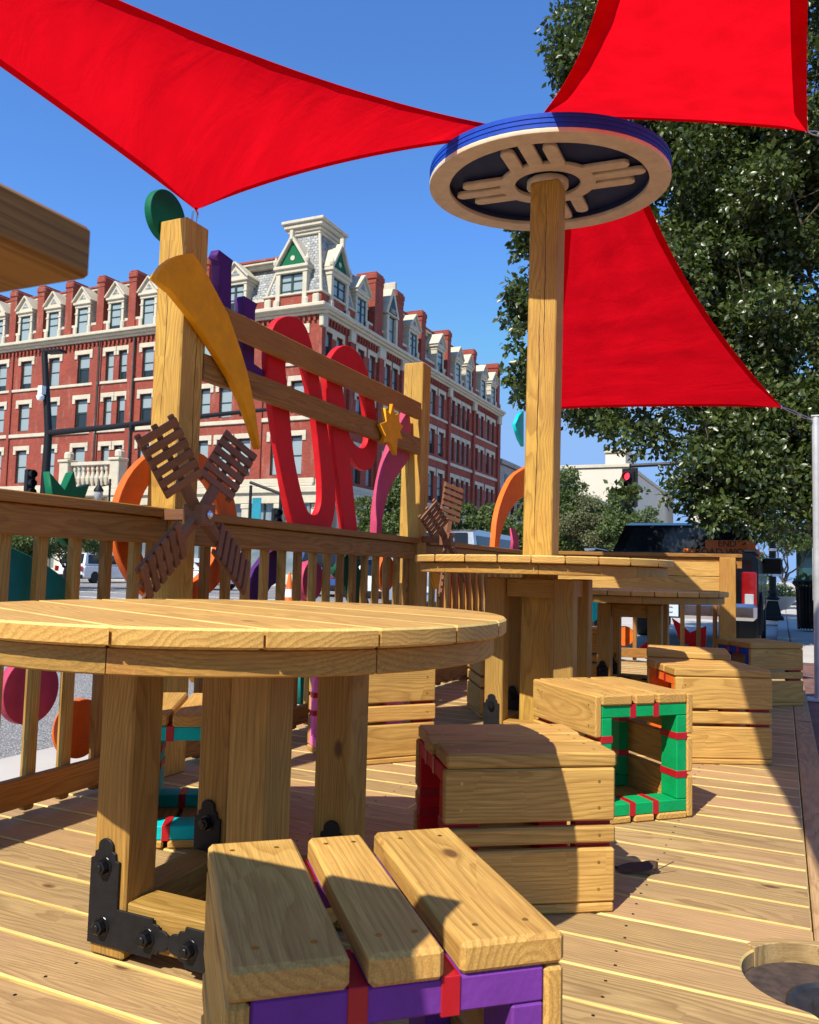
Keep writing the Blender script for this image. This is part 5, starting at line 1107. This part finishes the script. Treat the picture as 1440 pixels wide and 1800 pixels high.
yy = 27.; a_ = onY(440, 848, yy); b_ = onY(494, 868, yy); mb = MB(); mb.tube([tuple(a_), tuple(b_)], .06, 8); mb.tube([(b_.x, yy, ZR), (b_.x+.0, yy, b_.z+.15)], .07, 10); put('pole', mb, BLACK, s2)
signal_head(s2, (b_.x-.05, yy-.2, b_.z-1.1), R_(60), backplate=False)
q0 = onY(444, 875, yy); q1 = onY(458, 914, yy); mb = MB(); mb.box(((q0.x+q1.x)/2, yy, (q0.z+q1.z)/2), (q1.x-q0.x, .03, q0.z-q1.z), ch=.005); bn = put('street_banner', mb, BANNER, None, 'teal street banner hanging on a pole by the shopfront', 'banner')
mb = MB(); mb.tube([(q0.x-.1, yy, ZR), (q0.x-.1, yy, q0.z+.5)], .06, 8); put('banner_pole', mb, BLACK, None, 'thin black pole carrying the teal street banner', 'pole')
lp_ = thing('street_lamp', 'black twin-arm street lamp in front of the stone porch', 'street lamp', tuple(onY(193, 860, 40).to_2d())+(ZR,)); x_ = lp_.location.x
zt = onY(193, 842, 40).z; mb = MB(); mb.tube([(x_, 40, ZR), (x_, 40, zt)], .07, 8); mb.tube([(x_-1.1, 40, zt-.5), (x_+.1, 40, zt-.35)], .04, 6); put('post', mb, BLACK, lp_)
mb = MB(); mb.lathe([(.05, .5), (.25, .3), (.3, 0), (.2, -.35), (.05, -.5)], (x_-.95, 40, zt-1.0), 12); put('lantern', mb, LENSW, lp_, smooth=True); mb = MB(); mb.lathe([(.02, .5), (.1, .1), (.32, -.25), (.32, -.35)], (x_-.95, 40, zt-.45), 12); put('lantern_cap', mb, BLACK, lp_, smooth=True)
rs = thing('traffic_signal', 'traffic light showing red, hanging before the beige building', 'traffic signal', tuple(onY(1107, 858, 26))); q = onY(1107, 857, 26); signal_head(rs, tuple(q), R_(-15), 'red'); e = onY(1500, 800, 26)
mb = MB(); mb.tube([(q.x, 26.15, q.z+.7), (q.x+2, 26.2, q.z+.75), (e.x, 26.3, q.z+.7)], .06, 8); mb.tube([(q.x, 26.1, q.z+.75), (q.x, 26.1, q.z+.2)], .03, 6); mb.tube([(e.x, 26.3, ZR), (e.x, 26.3, q.z+.9)], .1, 10); put('mast_arm', mb, BLACK, rs)
# sign post on the pavement
sx, sy = -.20, 20.8; st = thing('sign_post', 'black fluted post with a small white parking sign on the right-hand pavement', 'sign post', (sx, sy, -.03))
mb = MB(); mb.box((sx, sy, .0), (.46, .46, .1), ch=.02); frustum(mb, sx-.19, sx+.19, sy-.19, sy+.19, .05, sx-.11, sx+.11, sy-.11, sy+.11, .40); mb.lathe([(.13, .42), (.16, .46), (.09, .52), (.11, .58), (.08, .66), (.075, 1.75), (.10, 1.78), (.10, 1.83), (.02, 1.85)], (sx, sy, 0), 18); put('post', mb, BLACK, st)
q = onY(1366, 999, sy-.14); sgn = MB(); sgn.box((q.x, sy-.14, q.z), (.20, .012, .38), ch=.004); s_ = put('sign_panel', sgn, WHITE, st)
for i, (tx, sz) in enumerate((('2 HR', .07), ('PARKING', .038), ('8 - 5', .06), ('MON-FRI', .035))): text('lettering', tx, Matrix.Translation((q.x, sy-.148, q.z+.13-.085*i)) @ MY, sz, INKM, s_, .001)
mb = MB()
for z in (.98, 1.55): mb.lathe([(.088, z), (.088, z+.06)], (sx, sy, 0), 16)
put('clamp', mb, STEEL, st)
# planter bowl with flowers
def planter(px, X, Y, r, label, mat=CONC, seed=5, h=.5, z=-.03):
    t = thing('flower_planter', label, 'planter', (X, Y, z)); mb = MB(); mb.lathe([(r*.35, z), (r*.4, z+.06), (r*.75, z+.22), (r*.97, z+h*.85), (r*1.02, z+h), (r*.93, z+h), (r*.9, z+h-.06), (.02, z+h-.05)], (X, Y, 0), 36); put('bowl', mb, mat, t, smooth=True)
    V, tr_, tn = leaves([(X, Y, z+h+.08)], [(r*.95, r*.95, .22)], 3500, .09, droop=-.6, seed=seed, shell=.1); put('foliage', leafmesh('foliage', V, tr_, tn, LEAF2), None, t)
    V, tr_, tn = leaves([(X, Y, z+h+.16)], [(r*.95, r*.95, .2)], 500, .06, droop=-.4, seed=seed+1, shell=.5); put('flowers', leafmesh('flowers', V, tr_, tn, FLOWER), None, t)
    mb = MB(); rr = np.random.default_rng(seed)
    for i in range(16): a = rr.uniform(0, 6.28); l_ = rr.uniform(.3, .5); b0 = np.array([X, Y, z+h]); e_ = b0+np.array([math.cos(a)*.3, math.sin(a)*.3, l_]); mb.raw([b0+np.array([-.02, 0, 0]), b0+np.array([.02, 0, 0]), e_], [[0, 1, 2]])
    put('spiky_leaves', mb, LEAF2, t)
planter(0, -.45, 23.6, .82, 'pale concrete bowl planter of white flowers behind the sign post')
q = onZ(158, 1022, ZR+.1); planter(0, -27.6, 30.4, 1.15, 'grey bowl planter of flowers across the street at far left', STONE2, 8, .9, ZR)
# litter bin
bx_, by_ = .50, 16.6; bn = thing('litter_bin', 'black slatted litter bin at the right edge of the picture', 'litter bin', (bx_, by_, -.03))
mb = MB(); mb.lathe([(.21, .02), (.24, .78), (.22, .78), (.19, .04)], (bx_, by_, 0), 24); put('liner', mb, BLACK, bn)
mb = MB()
for i in range(28):
    a = i/28*6.283; R = rotz(a); p0 = np.array([bx_, by_, 0]); c_, s_ = math.cos(a), math.sin(a)
    mb.tube([p0+np.array([.245*c_, .245*s_, .0]), p0+np.array([.27*c_, .27*s_, .75]), p0+np.array([.31*c_, .31*s_, .86])], .011, 5)
for z, r in ((.05, .25), (.72, .275)): mb.lathe([(r+.012, z), (r+.012, z+.04), (r-.01, z+.04), (r-.01, z)], (bx_, by_, 0), 28)
mb.lathe([(.30, .84), (.32, .86), (.30, .88), (.27, .86)], (bx_, by_, 0), 28); put('slat_cage', mb, BLACK, bn)
V, tr_, tn = leaves([(bx_-.1, by_+.0, .9)], [(.22, .2, .06)], 60, .12, seed=9); put('plant_scraps', leafmesh('plant_scraps', V, tr_, tn, LEAF3), None, bn)
# traffic cone
cx0, cy0 = -13.6, 21.2; cn = thing('traffic_cone', 'orange and white traffic cone across the street under the red letters', 'traffic cone', (cx0, cy0, ZR))
mb = MB(); mb.box((cx0, cy0, ZR+.025), (.42, .42, .05)); mb.lathe([(.17, ZR+.05), (.14, ZR+.18)], (cx0, cy0, 0), 20); mb.lathe([(.105, ZR+.42), (.035, ZR+.92), (.01, ZR+.92)], (cx0, cy0, 0), 20); put('cone_body', mb, CONEO, cn, smooth=True)
mb = MB(); mb.lathe([(.14, ZR+.18), (.105, ZR+.42)], (cx0, cy0, 0), 20); put('white_band', mb, WHITE, cn, smooth=True)
